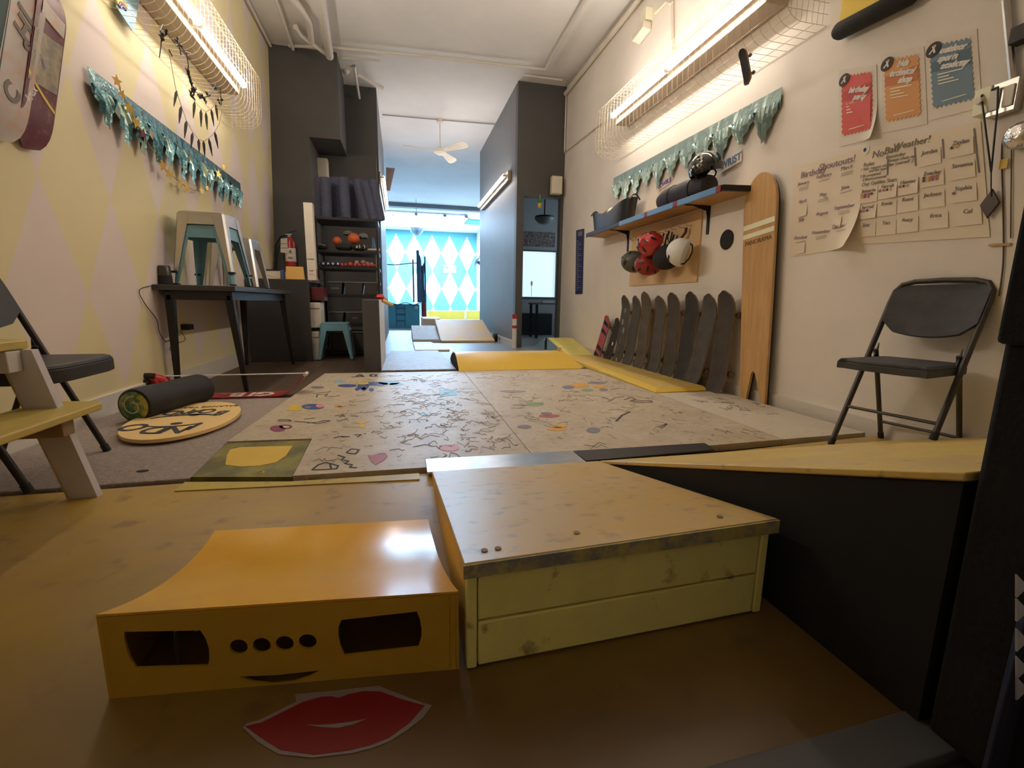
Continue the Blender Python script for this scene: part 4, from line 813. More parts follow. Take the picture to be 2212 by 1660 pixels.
# ------------------------------------------------------------------ counter and the things on it
t = thing('counter', 'dark grey counter with a brown top beyond the table', 'counter', (-1.2, 5.6, -.02)); CZ_ = .835
b = MB('counter_paint'); mk('counter_paint', (.040, .038, .038), .5, var=.1); b.box((-1.52, 5.27, -.02), (-.93, 5.33, CZ_)); b.build('front_panel', t, .004)
b = MB('counter_paint'); b.box((-.955, 5.335, .62), (-.935, 6.35, CZ_-.02)); b.build('side_panel', t, .003)
b = MB('counter_top'); mk('counter_top', warm((120, 95, 80), 1.2), .45, var=.15); b.hexa([(-1.52, 5.335, CZ_-.025), (-.93, 5.335, CZ_-.025), (-.875, 5.70, CZ_-.025), (-.935, 5.71, CZ_-.025), (-.935, 6.45, CZ_-.025), (-1.52, 6.45, CZ_-.025)], [(-1.52, 5.335, CZ_), (-.93, 5.335, CZ_), (-.875, 5.70, CZ_), (-.935, 5.71, CZ_), (-.935, 6.45, CZ_), (-1.52, 6.45, CZ_)]); b.build('countertop', t, .004)
b = MB('maroon'); b.box((-.928, 5.40, .62), (-.80, 5.66, .76)); b.build('drawer', t, .004)
for z0, z1, y0, lab in ((.33, .60, 5.40, 'upper white drawer unit under the counter end'), (-.02, .29, 5.38, 'lower white drawer unit under the counter end')):
    t = thing('drawer_unit', lab, 'drawer unit', (-.90, y0+.15, z0)); b = MB('offwhite'); b.box((-.955, y0, z0), (-.84 if z0 > 0 else -.865, y0+.26, z1)); b.build('cabinet', t, .006)
    b = MB('offwhite'); b.box((-.95, y0-.008, z1-.06), (-.845 if z0 > 0 else -.87, y0-.001, z1-.012)); b.build('drawer_front', t, .002)
def onc(px, y): return AY(px, y)
y = 5.40; q0, q1 = onc((617, 601), y), onc((655, 577), y)
b = MB('note_orange'); mk('note_orange', warm((215, 165, 85), 1.3), .6); b.hexa([(q0.x, y, CZ_), (q1.x, y, CZ_), (q1.x+.002, y+.05, CZ_), (q0.x+.012, y+.05, CZ_)], [(q0.x+.012, y-.012, q1.z), (q1.x, y-.012, q1.z), (q1.x, y+.0, q1.z), (q0.x+.014, y+.0, q1.z)]); tag(b.build('card_holder', None, .003), 'orange tan curved card standing on the counter', 'card')
q = onc((611, 600), 5.42); b = MB('d_blue'); b.box((q.x-.012, 5.40, CZ_), (q.x+.016, 5.46, CZ_+.095)); tag(b.build('marker_box', None, .004), 'small dark blue box beside the orange card on the counter', 'box')
t = thing('desk_tray', 'cream letter tray with dark rim at the counter left', 'tray', (-1.26, 5.5, CZ_)); b = MB('offwhite'); a0 = onc((574, 600), 5.45).x; a1 = onc((606, 600), 5.45).x
b.box((a0, 5.45, CZ_), (a1, 5.47, CZ_+.09)); b.box((a0, 5.47, CZ_), (a0+.01, 5.7, CZ_+.09)); b.box((a1-.01, 5.47, CZ_), (a1, 5.7, CZ_+.09)); b.build('body', t, .002); b = MB('dark_metal'); b.box((a0-.01, 5.445, CZ_+.091), (a1, 5.475, CZ_+.103)); b.build('rim', t)
q = onc((588, 602), 5.38); b = MB('wood'); b.bar((q.x-.06, 5.40, CZ_+.042), (q.x+.08, 5.37, CZ_+.006), .012, .01); tag(b.build('wooden_ruler', None, .001), 'thin wooden stick leaning before the letter tray', 'stick')
q = onc((549, 599), 5.35); b = MB('red'); b.lathe([(.001, 0), (.022, .004), (.027, .02), (.018, .038), (.001, .042)], Matrix.Translation((max(q.x, -1.47), 5.39, CZ_))); tag(b.build('red_bell'), 'small red dome shaped thing at the counter left end', 'bell')
t0 = onc((652, 437), 5.43); t1 = onc((671, 437), 5.43); t = thing('tall_carton', 'tall narrow white carton standing on the counter end', 'box', ((t0.x+t1.x)/2, 5.45, CZ_)); b = MB('paper'); b.box((t0.x+.012, 5.43, CZ_), (t1.x+.012, 5.53, t0.z)); xm = (t0.x+t1.x)/2+.012
b.text('neckar', (xm, 5.4285, CZ_+.22), (1, 0, 0), UZ, .026, 'ink'); b.text('o', (xm, 5.4285, CZ_+.27), (1, 0, 0), UZ, .02, 'ink_gray'); b.text('fragile', (xm, 5.4285, CZ_+.10), (1, 0, 0), UZ, .02, 'd_red'); b.text('this way', (xm, 5.4285, CZ_+.06), (1, 0, 0), UZ, .014, 'ink_gray'); b.build('body', t, .002)
q = onc((682, 582), 5.5); b = MB('red')
for a, c in (((-.015, 0, .0), (-.015, 0, .115)), ((-.015, 0, .115), (.022, 0, .115)), ((.022, 0, .115), (.022, 0, .0)), ((-.015, 0, .002), (.022, 0, .002))): b.bar(Vector((-.886, 5.47, CZ_))+Vector(a), Vector((-.886, 5.47, CZ_))+Vector(c), .005, .005)
tag(b.build('wire_stand'), 'small red wire frame beside the tall white carton', 'frame')
q = (-.90, 5.62, CZ_); b = MB('steel'); b.hexa([(-.925, 5.56, CZ_), (-.885, 5.56, CZ_), (-.880, 5.70, CZ_), (-.925, 5.70, CZ_)], [(-.92, 5.57, CZ_+.07), (-.90, 5.57, CZ_+.07), (-.895, 5.68, CZ_+.05), (-.92, 5.68, CZ_+.05)]); tag(b.build('tape_dispenser', None, .004), 'grey tape dispenser at the right end of the counter', 'dispenser')
# ------------------------------------------------------------------ fire extinguisher on the column
ye = 6.40; q0 = AY((631, 600), ye); q1 = AY((632, 513), ye); t = thing('fire_extinguisher', 'red fire extinguisher with tag hung on the grey column', 'fire extinguisher', (q0.x, ye, CZ_+.01))
zt = q1.z; zb = .90; Rr = .062; b = MB('ext_red'); mk('ext_red', (.45, .012, .010), .3, coat=.5); b.lathe([(Rr-.008, 0), (Rr, .01), (Rr, zt-zb-.07), (Rr-.02, zt-zb-.02), (.022, zt-zb), (.02, zt-zb+.02)], Matrix.Translation((q0.x, ye, zb))); b.build('cylinder', t)
b = MB('paper'); b.lathe([(Rr+.001, .19), (Rr+.001, .35)], Matrix.Translation((q0.x, ye, zb)), seg=28); b.text('4', (q0.x+.01, ye-Rr-.003, zb+.30), (1, 0, 0), UZ, .07, 'ink'); b.text('ABC', (q0.x+.012, ye-Rr-.003, zb+.23), (1, 0, 0), UZ, .035, 'ink'); b.build('label_band', t)
b = MB('steel'); b.cyl((q0.x, ye, zt-.01), (q0.x, ye, zt+.03), .022); b.bar((q0.x-.04, ye, zt+.03), (q0.x+.03, ye, zt+.035), .02, .012); vl = b.build('valve', t)
b = MB('black'); b.bar((q0.x-.01, ye, zt+.05), (q0.x+.085, ye, zt+.085), .018, .008); b.build('handle', t)
b = MB('black'); b.tube([(q0.x-.03, ye, zt+.02), (q0.x-.10, ye, zt+.0), (q0.x-.155, ye, zt-.09), (q0.x-.175, ye, zt-.2), (q0.x-.185, ye, zt-.30)], .010, seg=8); b.tube([(q0.x-.185, ye, zt-.30), (q0.x-.195, ye, zt-.42)], [.012, .015], seg=8); b.build('hose', t)
b = MB('paper'); b.prism([(q0.x-.085, ye-.07, zt-.03), (q0.x-.01, ye-.07, zt-.02), (q0.x-.015, ye-.07, zt-.20), (q0.x-.098, ye-.07, zt-.19)], .002, n=(0, 1, 0))
for k in range(2): b.bar((q0.x-.088, ye-.0725, zt-.09-.05*k), (q0.x-.018, ye-.0725, zt-.085-.05*k), .001, .006, 'ink_gray', up=(0, 0, 1))
b.build('inspection_tag', t, smooth=False)
b = MB('dark_metal'); b.box((q0.x-.02, ye+Rr-.004, zb+.1), (q0.x+.02, 6.499, zt-.05)); b.build('wall_bracket', t)
# ------------------------------------------------------------------ black rack and everything on it
RY0, RY1, RXA, RXB = 5.72, 6.20, -.905, -.225; SH = [.05, .37, .70, 1.0, 1.19, 1.545]
t = thing('storage_rack', 'tall black storage rack against the grey column recess', 'rack', ((RXA+RXB)/2, (RY0+RY1)/2, -.02)); SH = [.05, .36, .695, 1.005, 1.185, 1.54]
for z in SH:
    b = MB('black'); b.box((RXA, RY0, z-.03), (RXB, RY1, z)); b.build('shelf', t, .003)
for x in (RXA+.012, RXB-.012):
    for y_ in (RY0+.012, RY1-.012):
        b = MB('dark_metal'); b.box((x-.014, y_-.014, -.02), (x+.014, y_+.014, 1.545)); b.build('post', t)
b = MB('chrome'); b.cyl((RXB-.03, RY0+.02, .36), (RXB-.03, RY0+.02, 1.15), .005); b.build('front_rod', t)
def RK(px, z, y_=None): return AY(px, y_ or RY0+.08)
mk('mat_blue', (.065, .075, .125), .9, var=.2, scale=25, bump=.3, bscale=160)
mats = [((691, 470), (690, 386)), ((706, 470), (703, 384)), ((727, 471), (722, 384)), ((747, 471), (742, 384)), ((767, 472), (758, 392)), ((793, 470), (773, 389)), ((808, 474), (788, 392)), ((822, 474), (803, 388))]
mlabs = ['rolled blue exercise mat at the left end of the rack top', 'second rolled blue mat from the left on the rack top', 'third rolled blue mat from the left on the rack top', 'fourth rolled blue mat from the left on the rack top', 'slim rolled blue mat in the middle of the rack top', 'thick slanting rolled blue mat on the rack top', 'slanting rolled blue mat second from the right end', 'slanting rolled blue mat at the right end of the rack top']
for i, ((b0, b1), lb) in enumerate(zip(mats, mlabs)):
    yy = RY0+.06+(.16 if i % 2 == 0 and i < 5 else .0)+.02*(i % 3); rr = (.050, .052, .055, .052, .046, .062, .050, .050)[i]
    p, q = AY(b0, yy), AY(b1, yy); p.z = 1.541; b = MB('mat_blue'); MM = stand(p, q, (0, -1, 0)); ln = (q-p).length
    b.lathe([(rr-.004, 0), (rr, .004), (rr, ln-.004), (rr-.004, ln), (rr-.014, ln+.0), (rr-.016, ln-.004), (rr-.026, ln-.004), (rr-.028, ln), (.008, ln)], MM, seg=22)
    b.bar(MM @ Vector((rr*.95, -.004, .004)), MM @ Vector((rr*.95, -.004, ln-.004)), .012, .012); tag(b.build('rolled_mat'), lb, 'exercise mat', 'rolled mats on the rack top')
z4 = 1.186
mk('orange_ball', (.62, .12, .035), .55, bump=.3, bscale=200)
p = AY((764, 516), RY0+.12); b = MB('orange_ball'); b.ball((p.x, p.y, p.z), .066, seg=24); b.tube([(p.x+.0665*math.cos(a), p.y+.0665*math.sin(a)*.3, p.z+.0665*math.sin(a)*.95) for a in [i*2*PI/24 for i in range(25)]], .0016, 'd_brown', 5); tag(b.build('basketball'), 'large orange ball on the upper shelf of the rack', 'ball')
p = AY((728, 521), RY0+.16); b = MB('orange_ball'); b.ball((p.x, p.y, p.z), .050, seg=22); tag(b.build('orange_ball'), 'smaller orange ball beside the black bag on the rack', 'ball')
def cap(px, label, a):
    p = AY(px, RY0+.20); t = thing('gray_cap', label, 'helmet', p); b = MB('cap_gray'); b.ball(p, .062, sc=(1, 1, .8), lo=0, seg=18); b.build('shell', t); b = MB('black'); b.ball(p+Vector((0, -.004, -.004)), .058, sc=(1, 1, .75), lo=-20, seg=16); b.build('liner', t); b = MB('cap_gray'); b.tube([p+Vector((.06*math.cos(k), -.02-.04*abs(math.sin(k)), -.01)) for k in [a+i*.3 for i in range(6)]], .006, seg=6); b.build('brim', t)
mk('cap_gray', (.24, .23, .22), .6)
cap((752, 505), 'grey helmet behind the large orange ball on the rack', 3.4); cap((783, 512), 'dark grey helmet between the orange ball and blue cone', 4.6)
p0 = AY((806, 530), RY0+.10); b = MB('cone_blue'); mk('cone_blue', (.035, .10, .26), .4); b.lathe([(.046, 0), (.044, .01), (.034, .012), (.008, .165), (.001, .168)], Matrix.Translation((p0.x, p0.y, z4))); tag(b.build('training_cone'), 'blue cone at the right end of the upper shelf', 'cone')
p0 = AY((812, 532), RY0+.02); b = MB('wood'); b.tube([(p0.x-.09, RY0+.03, z4+.02), (p0.x-.02, RY0+.03, z4+.02), (p0.x+.03, RY0+.02, z4+.022), (p0.x+.045, RY0+.02, z4+.022)], [.010, .012, .016, .012], seg=10); tag(b.build('wooden_bat'), 'yellow wooden bat handle sticking out below the blue cone', 'bat')
def softbag(px, sx, sy, sz, name, label, cat, z, mat='soft_black', y_=None, marks=None):
    p = AY(px, y_ or RY0+.10); t = thing(name, label, cat, (p.x, p.y, z)); b = MB(mat); b.ball((p.x, p.y, z+sz*.98), 1, sc=(sx, sy, sz), seg=16); b.build('body', t)
    for l in (marks or []):
        b = MB('white'); b.tube([Vector((p.x+x, p.y-sy*math.sqrt(max(0, 1-(x/sx)**2-((zz-sz)/sz)**2))-.002, z+zz)) for x, zz in l], .004, seg=5); b.build('strap_mark', t)
    return t
softbag((744, 535), .10, .07, .045, 'black_bag', 'black soft bag below the small orange ball on the rack', 'bag', z4)
softbag((776, 534), .085, .06, .046, 'knee_pad', 'black pads with white curled marks under the large orange ball', 'pads', z4, y_=RY0+.06, marks=[[(-.03, .03), (-.022, .055), (-.012, .05), (-.014, .03)], [(.004, .065), (.012, .05), (.008, .03)], [(.05, .07), (.065, .055), (.062, .03)]])
softbag((696, 532), .065, .07, .034, 'black_pad', 'black pad with grey straps at the left of the upper shelf', 'pads', z4, marks=[[(-.04, .055), (0, .06), (.04, .05)]])
mk('ball_blue', (.03, .04, .16), .4); mk('ball_red', (.40, .055, .045), .45); mk('ball_pink', (.62, .36, .36), .5)
z3 = 1.006; pos = ['at the left end', 'second from the left', 'in the middle', 'second from the right', 'next to the red balls']
for i, x in enumerate((688.5, 699, 709.5, 720, 730.5)):
    p = AY((x, 572), RY0+.05); b = MB('ball_blue'); b.ball((p.x, p.y, z3+.027), .027, seg=14); b.plate(star(.02, 4, .35, i*.5), [], (p.x, p.y-.0268, z3+.030), (1, 0, 0), UZ, .003, 'white'); tag(b.build('blue_ball'), 'blue and white ball %s of the blue row on the rack' % pos[i], 'ball', 'blue and white balls on the rack')
rp = ['beside the blue balls', 'second from the blue balls', 'third from the blue balls', 'fourth from the blue balls', 'fifth from the blue balls', 'sixth from the blue balls', 'seventh from the blue balls', 'at the right end of the row', 'at the rack post']
for i, x in enumerate((739, 747, 757, 767, 776, 786, 795, 803, 811)):
    p = AY((x, 574), RY0+.05+.01*(i % 2)); b = MB('ball_red'); b.ball((p.x, p.y, z3+.023+(.006 if i == 2 else 0)), .023+(.006 if i == 2 else 0), seg=14); tag(b.build('red_ball'), 'small red ball %s on the rack shelf' % rp[i], 'ball', 'small red balls on the rack')
for i, (x, y_, r) in enumerate(((770, 567, .028), (784, 566, .028), (793, 569, .024), (802, 571, .022))):
    p = AY((x, y_), RY0+.11); b = MB('ball_pink'); b.ball((p.x, RY0+.12, p.z), r, seg=14); tag(b.build('pink_ball'), 'pale pink ball %s behind the red balls' % ('leftmost', 'second', 'third', 'rightmost')[i], 'ball', 'pink balls behind the red balls')
mk('bin_gray', (.055, .052, .05), .5)
def bin_(x0, x1, z, h, label, txt=None):
    t = thing('storage_bin', label, 'bin', ((x0+x1)/2, RY0+.2, z)); b = MB('bin_gray'); b.hexa([(x0+.015, RY0+.02, z), (x1-.015, RY0+.02, z), (x1-.015, RY0+.38, z), (x0+.015, RY0+.38, z)], [(x0, RY0+.006, z+h), (x1, RY0+.006, z+h), (x1, RY0+.39, z+h), (x0, RY0+.39, z+h)]); b.build('tub', t, .004)
    b = MB('bin_lid'); b.box((x0-.006, RY0+.0, z+h+.0005), (x1+.006, RY0+.395, z+h+.018)); b.build('lid', t, .004)
    if txt: b = MB('ink_faint'); b.text(txt, ((x0+x1)/2, RY0+.008, z+h*.55), (1, 0, 0), UZ, .04, 'ink_faint'); b.build('lettering', t)
mk('bin_lid', (.12, .115, .11), .5)
xs = [(-.80, -.645), (-.62, -.42), (-.40, -.235)]
for (x0, x1), lb, tx in zip(xs, ('dark storage bin at the counter end of the middle shelf', 'dark storage bin in the centre of the middle shelf', 'dark storage bin at the post end of the middle shelf'), ('socks', None, None)): bin_(x0, x1, .696, .125, lb, tx)
for (x0, x1), lb, tx in zip(xs, ('dark storage bin at the counter end of the lower shelf', 'dark lettered storage bin in the centre of the lower shelf', 'dark storage bin at the low wall end of the lower shelf'), (None, 'kids', None)): bin_(x0, x1, .361, .12, lb, tx)
bin_(-.82, -.25, .051, .20, 'long dark storage bin on the bottom shelf behind the stool')
# speakers
def speaker(label, c, s, a=0.0):
    M4 = at(*c, a); t = thing('wall_speaker', label, 'speaker', mat4=M4); b = MB('offwhite')
    vs = [(-s[0]/2, -s[1]/2, -s[2]/2), (s[0]/2, -s[1]/2, -s[2]/2), (s[0]/2, s[1]/2, -s[2]/2), (-s[0]/2, s[1]/2, -s[2]/2)]; b.hexa([M4 @ Vector(v) for v in vs], [M4 @ Vector((v[0], v[1]*.9, -v[2])) for v in vs]); b.build('cabinet', t, .012)
    b = MB('grille'); b.hexa([M4 @ Vector((-s[0]*.42, -s[1]/2-.004, -s[2]*.44)), M4 @ Vector((s[0]*.42, -s[1]/2-.004, -s[2]*.44)), M4 @ Vector((s[0]*.42, -s[1]/2+.004, -s[2]*.44)), M4 @ Vector((-s[0]*.42, -s[1]/2+.004, -s[2]*.44))], [M4 @ Vector((-s[0]*.42, -s[1]*.45-.006, s[2]*.44)), M4 @ Vector((s[0]*.42, -s[1]*.45-.006, s[2]*.44)), M4 @ Vector((s[0]*.42, -s[1]*.45+.004, s[2]*.44)), M4 @ Vector((-s[0]*.42, -s[1]*.45+.004, s[2]*.44))]); b.build('grille', t, .002)
    b = MB('dark_metal'); b.cyl(M4 @ Vector((0, s[1]/2-.01, 0)), M4 @ Vector((0, s[1]/2+.05, 0)), .012); b.build('bracket', t)
mk('grille', warm((200, 185, 160), 1.3), .7, bump=.2, bscale=300)
a0 = AY((694, 362), 7.06); speaker('cream box speaker above the rolled mats', (a0.x, 7.12, a0.z), (.165, .14, .25))
a0 = AY((1203, 400), 6.5); speaker('cream box speaker above the doorway corner', (min(a0.x, 2.20), 6.53, a0.z), (.155, .10, .24))
RU, RO = Vector((0, -1, 0)), Vector((-1, 0, 0))       # reading direction and outward direction on the right wall
# ------------------------------------------------------------------ skateboards leaning on the right wall
mk('grip_black', (.04, .038, .038), .9, var=.25, scale=14, bump=.3, bscale=300); mk('grip_gray', (.085, .08, .077), .9, var=.3, scale=10, bump=.3, bscale=300); mk('grip_brown', (.07, .058, .052), .9, var=.3, scale=9, bump=.3, bscale=300); mk('grip_worn', (.10, .088, .072), .85, var=.45, scale=8, bump=.3, bscale=300); mk('board_red', (.48, .085, .10), .5); mk('dot_gray', (.26, .26, .27), .6); mk('dot_dark', (.10, .105, .10), .6)
dots = [(.45, .80, .022, 'dot_gray'), (.35, .63, .026, 'dot_gray'), (.60, .52, .026, 'dot_gray'), (.40, .36, .028, 'dot_dark'), (.30, .24, .026, 'dot_dark'), (.55, .08, .026, 'dot_gray')]
stripes = [(.78, .86, 'black'), (.60, .68, 'black'), (.22, .31, 'black'), (.06, .14, 'black')]
BD = [((1288, 775), (1316, 683), 'board_red', .150, 'small red skateboard with black stripes at the far end of the row'),
      ((1310, 778), (1339, 688), 'grip_black', .135, 'small black skateboard between the red striped board and the dotted board'),
      ((1334, 783), (1357, 639), 'grip_gray', .165, 'dark skateboard with pale dots on its grip tape'),
      ((1356, 788), (1381, 640), 'grip_gray', .155, 'grey gripped skateboard right beside the dotted board'),
      ((1381, 793), (1401, 631), 'grip_worn', .168, 'skateboard with a brown worn patch, two along from the dotted board'),
      ((1412, 803), (1432, 640), 'grip_gray', .165, 'skateboard leaning just right of the brown worn one'),
      ((1445, 809), (1460, 633), 'grip_brown', .165, 'brownish skateboard fourth from the wooden longboard'),
      ((1470, 817), (1502, 631), 'grip_black', .168, 'very dark skateboard third from the wooden longboard'),
      ((1493, 832), (1543, 636), 'grip_gray', .165, 'tilted grey skateboard second from the wooden longboard'),
      ((1546, 841), (1576, 629), 'grip_brown', .172, 'dark skateboard standing next to the wooden longboard')]
for i, (pb, pt, gm, W_, lb) in enumerate(BD):
    base = AX(pb, 2.205); base.z = -.012; top = RW(pt, .075); L_ = (top-base).length
    t = make_board(lb, L_, W_, gm, .045 if i > 1 else .02, dots=dots if i == 2 else ([(.6, .45, .018, 'white')] if i in (1,) else None), stripes=stripes if i == 0 else None)
    if i == 0:
        c = [k for k in COL.objects if k.parent == t and k.name.startswith('grip_tape')][0]
    place(t, stand(base, top, RO))
# wooden longboard
base, top = AX((1628, 856), 2.25), RW((1646, 374), .05); base.z = -.015; LL = (top-base).length; M4 = stand(base, top, RO)
t = thing('longboard', 'tall wooden longboard with a forked tail and two cream stripes', 'longboard', mat4=M4)
def lb_w(v): 
    if v > .86: return .138*math.sqrt(max(0, 1-((v-.86)/.14)**2))
    return .138-.028*((.86-v)/.86)**1.5
LBZ = [i/20*.86 for i in range(20)]+[.86+.14*math.sin(PI/2*i/12) for i in range(13)]
outl = [(-lb_w(v), v*LL) for v in LBZ]+[(lb_w(v), v*LL) for v in reversed(LBZ[:-1])]
notch = [(.080, 0), (.060, .07), (.038, .15), (.020, .205), (0, .225), (-.018, .205), (-.030, .15), (-.048, .07), (-.064, 0)]
outl = outl[:-1]+[(lb_w(0), 0)]+notch if False else [(-lb_w(v), v*LL) for v in LBZ]+[(lb_w(v), v*LL) for v in reversed(LBZ[:-1])]+notch
two_tone('longboard_wood', warm((196, 150, 92), 1.25), warm((176, 128, 74), 1.2), .45, 4, .35, .65, 0, (7, 1, .6), third=(warm((120, 80, 45), 1.1), 30, .68, .8))
X4, Z4, N4 = M4.col[0].xyz, M4.col[2].xyz, -M4.col[1].xyz
b = MB('longboard_wood'); b.plate(outl, [], M4 @ Vector((0, 0, 0)), X4, Z4, .018); b.build('deck', t, smooth=False)
mk('cream', warm((225, 205, 165), 1.3), .5)
for v0, v1 in ((.775, .797), (.737, .757)):
    b = MB('cream'); b.prism([M4 @ Vector(q) for q in ((-lb_w(v0)+.004, -.0105, v0*LL), (lb_w(v0)-.004, -.0105, v0*LL), (lb_w(v1)-.004, -.0105, v1*LL), (-lb_w(v1)+.004, -.0105, v1*LL))], .001, n=N4); b.build('stripe', t, smooth=False)
b = MB('d_brown'); b.text('PANORAMA', M4 @ Vector((0, -.011, .715*LL)), X4, Z4, .042, 'd_brown'); b.build('lettering', t)
b = MB('black'); b.plate([(x*.985, .01+y*.985) for x, y in outl], [], M4 @ Vector((0, .017, 0)), X4, Z4, .012); b.build('underside', t, smooth=False)
# ------------------------------------------------------------------ shelf, basket, bag, helmets
sA, sB = AX((1266, 514), 2.06), AX((1558, 401), 2.06); SZ = 1.385; y0, y1 = sB.y, sA.y
t = thing('wall_shelf', 'board shelf with a blue front edge and red bands on the right wall', 'shelf', (2.2, (y0+y1)/2, SZ))
b = MB('shelf_wood'); mk('shelf_wood', warm((170, 120, 65), 1.2), .5, var=.15, scale=5); b.hexa([(2.07, y0+.01, SZ-.012), (XR-.002, y0-.03, SZ-.012), (XR-.002, y1+.06, SZ-.012), (2.07, y1, SZ-.012)], [(2.07, y0+.01, SZ+.012), (XR-.002, y0-.03, SZ+.012), (XR-.002, y1+.06, SZ+.012), (2.07, y1, SZ+.012)]); b.build('board', t, .002)
mk('edge_blue', (.14, .33, .66), .4); mk('edge_red', (.25, .03, .025), .45)
def yy_(px): return AX(px, 2.06).y
segs = [((1266, 514), (1337, 489), 'dark_metal'), ((1337, 489), (1392, 468), 'edge_blue'), ((1392, 468), (1398, 466), 'edge_red'), ((1398, 466), (1454, 443), 'edge_blue'), ((1454, 443), (1463, 440), 'edge_red'), ((1463, 440), (1548, 405), 'edge_blue'), ((1548, 405), (1558, 401), 'edge_red')]
for a, c, m in segs:
    b = MB(m); b.box((2.056, yy_(c), SZ-.022), (2.069, yy_(a), SZ+.022)); b.build('edge_band', t, .004)
b = MB('black'); b.hexa([(2.06, y0-.016, SZ-.016), (XR-.002, y0-.055, SZ-.016), (XR-.002, y0-.032, SZ-.016), (2.07, y0+.008, SZ-.016)], [(2.06, y0-.016, SZ+.02), (XR-.002, y0-.055, SZ+.02), (XR-.002, y0-.032, SZ+.02), (2.07, y0+.008, SZ+.02)]); b.build('end_edge', t)
for yb in (RW((1532, 470), 0).y, RW((1358, 520), 0).y):
    b = MB('black'); b.bar((XR-.004, yb, SZ-.014), (2.10, yb, SZ-.016), .024, .006); b.hexa([(XR-.010, yb-.012, SZ-.22), (XR-.002, yb-.012, SZ-.22), (XR-.002, yb+.012, SZ-.22), (XR-.010, yb+.012, SZ-.22)], [(XR-.016, yb-.012, SZ-.013), (XR-.002, yb-.012, SZ-.013), (XR-.002, yb+.012, SZ-.013), (XR-.016, yb+.012, SZ-.013)])
    b.prism([(XR-.01, yb-.003, SZ-.014), (2.16, yb-.003, SZ-.017), (XR-.03, yb-.003, SZ-.05), (XR-.008, yb-.003, SZ-.15)], .006, n=(0, 1, 0)); b.build('bracket', t, smooth=False)
ST = SZ+.0125
p0, p1 = AX((1268, 500), 2.10), AX((1360, 480), 2.14); yb0, yb1 = p1.y+.02, p0.y-.02; t = thing('black_basket', 'black rubber basket with loop handles on the shelf end', 'basket', (2.18, (yb0+yb1)/2, ST))
yc, ry = (yb0+yb1)/2, (yb1-yb0)/2; rx = .085; xc = 2.19; hh = .235
def bask(k, z, f=1.0, dip=0):
    a = 2*PI*k/36; c, s_ = math.cos(a), math.sin(a); n = 3.2; q = (abs(c)**n+abs(s_)**n)**(-1/n); return Vector((xc+rx*f*c*q, yc+ry*f*s_*q, ST+z))
mk('rubber_shine', (.016, .017, .019), .32); b = MB('rubber_shine'); rings = []
vs = []; fs = []
def hz(k): return hh*(1-.32*math.exp(-((((k*10) % 360)-180)/30)**2)-.22*math.exp(-(min((k*10) % 360, 360-(k*10) % 360)/30)**2))
for k in range(36): vs += [bask(k, .0, .86), bask(k, hz(k), 1.0), bask(k, hz(k), .95), bask(k, .012, .82)]
for k in range(36):
    j = (k+1) % 36
    for r0 in range(3): fs.append((4*k+r0, 4*j+r0, 4*j+r0+1, 4*k+r0+1))
fs += [tuple(4*k for k in range(35, -1, -1)), tuple(4*k+3 for k in range(36))]; b.faces(vs, fs); b.build('tub', t)
for k in (9, 27):
    c = bask(k, hh-.01); sg = 1 if k == 9 else -1
    b = MB('rubber_shine'); b.tube([c+Vector((-.055+.11*i/10, sg*.0, -.015+.05*math.sin(PI*i/10))) for i in range(11)], .007, seg=8); b.build('handle', t)
for i, (dy, dz, m) in enumerate(((.10, .225, 'd_brown'), (.02, .235, 'cream'), (.16, .215, 'soft_black'))):
    b = MB(m); b.ball((2.19, yc+dy, ST+dz-.06), .06, seg=12, sc=(1, 1.1, .9)); tag(b.build('glove'), ('brown', 'cream', 'black')[i]+' soft bundle piled inside the black basket', 'bundle')
p0, p1 = AX((1432, 428), 2.16), AX((1530, 400), 2.16); b = MB('soft_black2'); mk('soft_black2', (.035, .033, .042), .7, var=.3, scale=9, bump=.3, bscale=20); ya, yb = p1.y, p0.y
t = thing('rolled_bag', 'dark rolled bag lying along the shelf under the black helmet', 'bag', (2.17, (ya+yb)/2, ST)); r = .088
b.tube([(2.17, ya, ST+r*.85)]+[(2.17, ya+(yb-ya)*k/8, ST+r*.93) for k in range(1, 8)]+[(2.17, yb, ST+r*.85)], [r*.8]+[r*(1+.03*math.sin(k*2.3)) for k in range(1, 8)]+[r*.82], seg=18); b.build('body', t)
for f in (.25, .7): b = MB('black'); b.lathe([(r*1.04, -.012), (r*1.05, 0), (r*1.04, .012)], Matrix.Translation((2.17, ya+(yb-ya)*f, ST+r*.93)) @ Matrix.Rotation(PI/2, 4, 'X'), seg=20); b.build('strap', t)
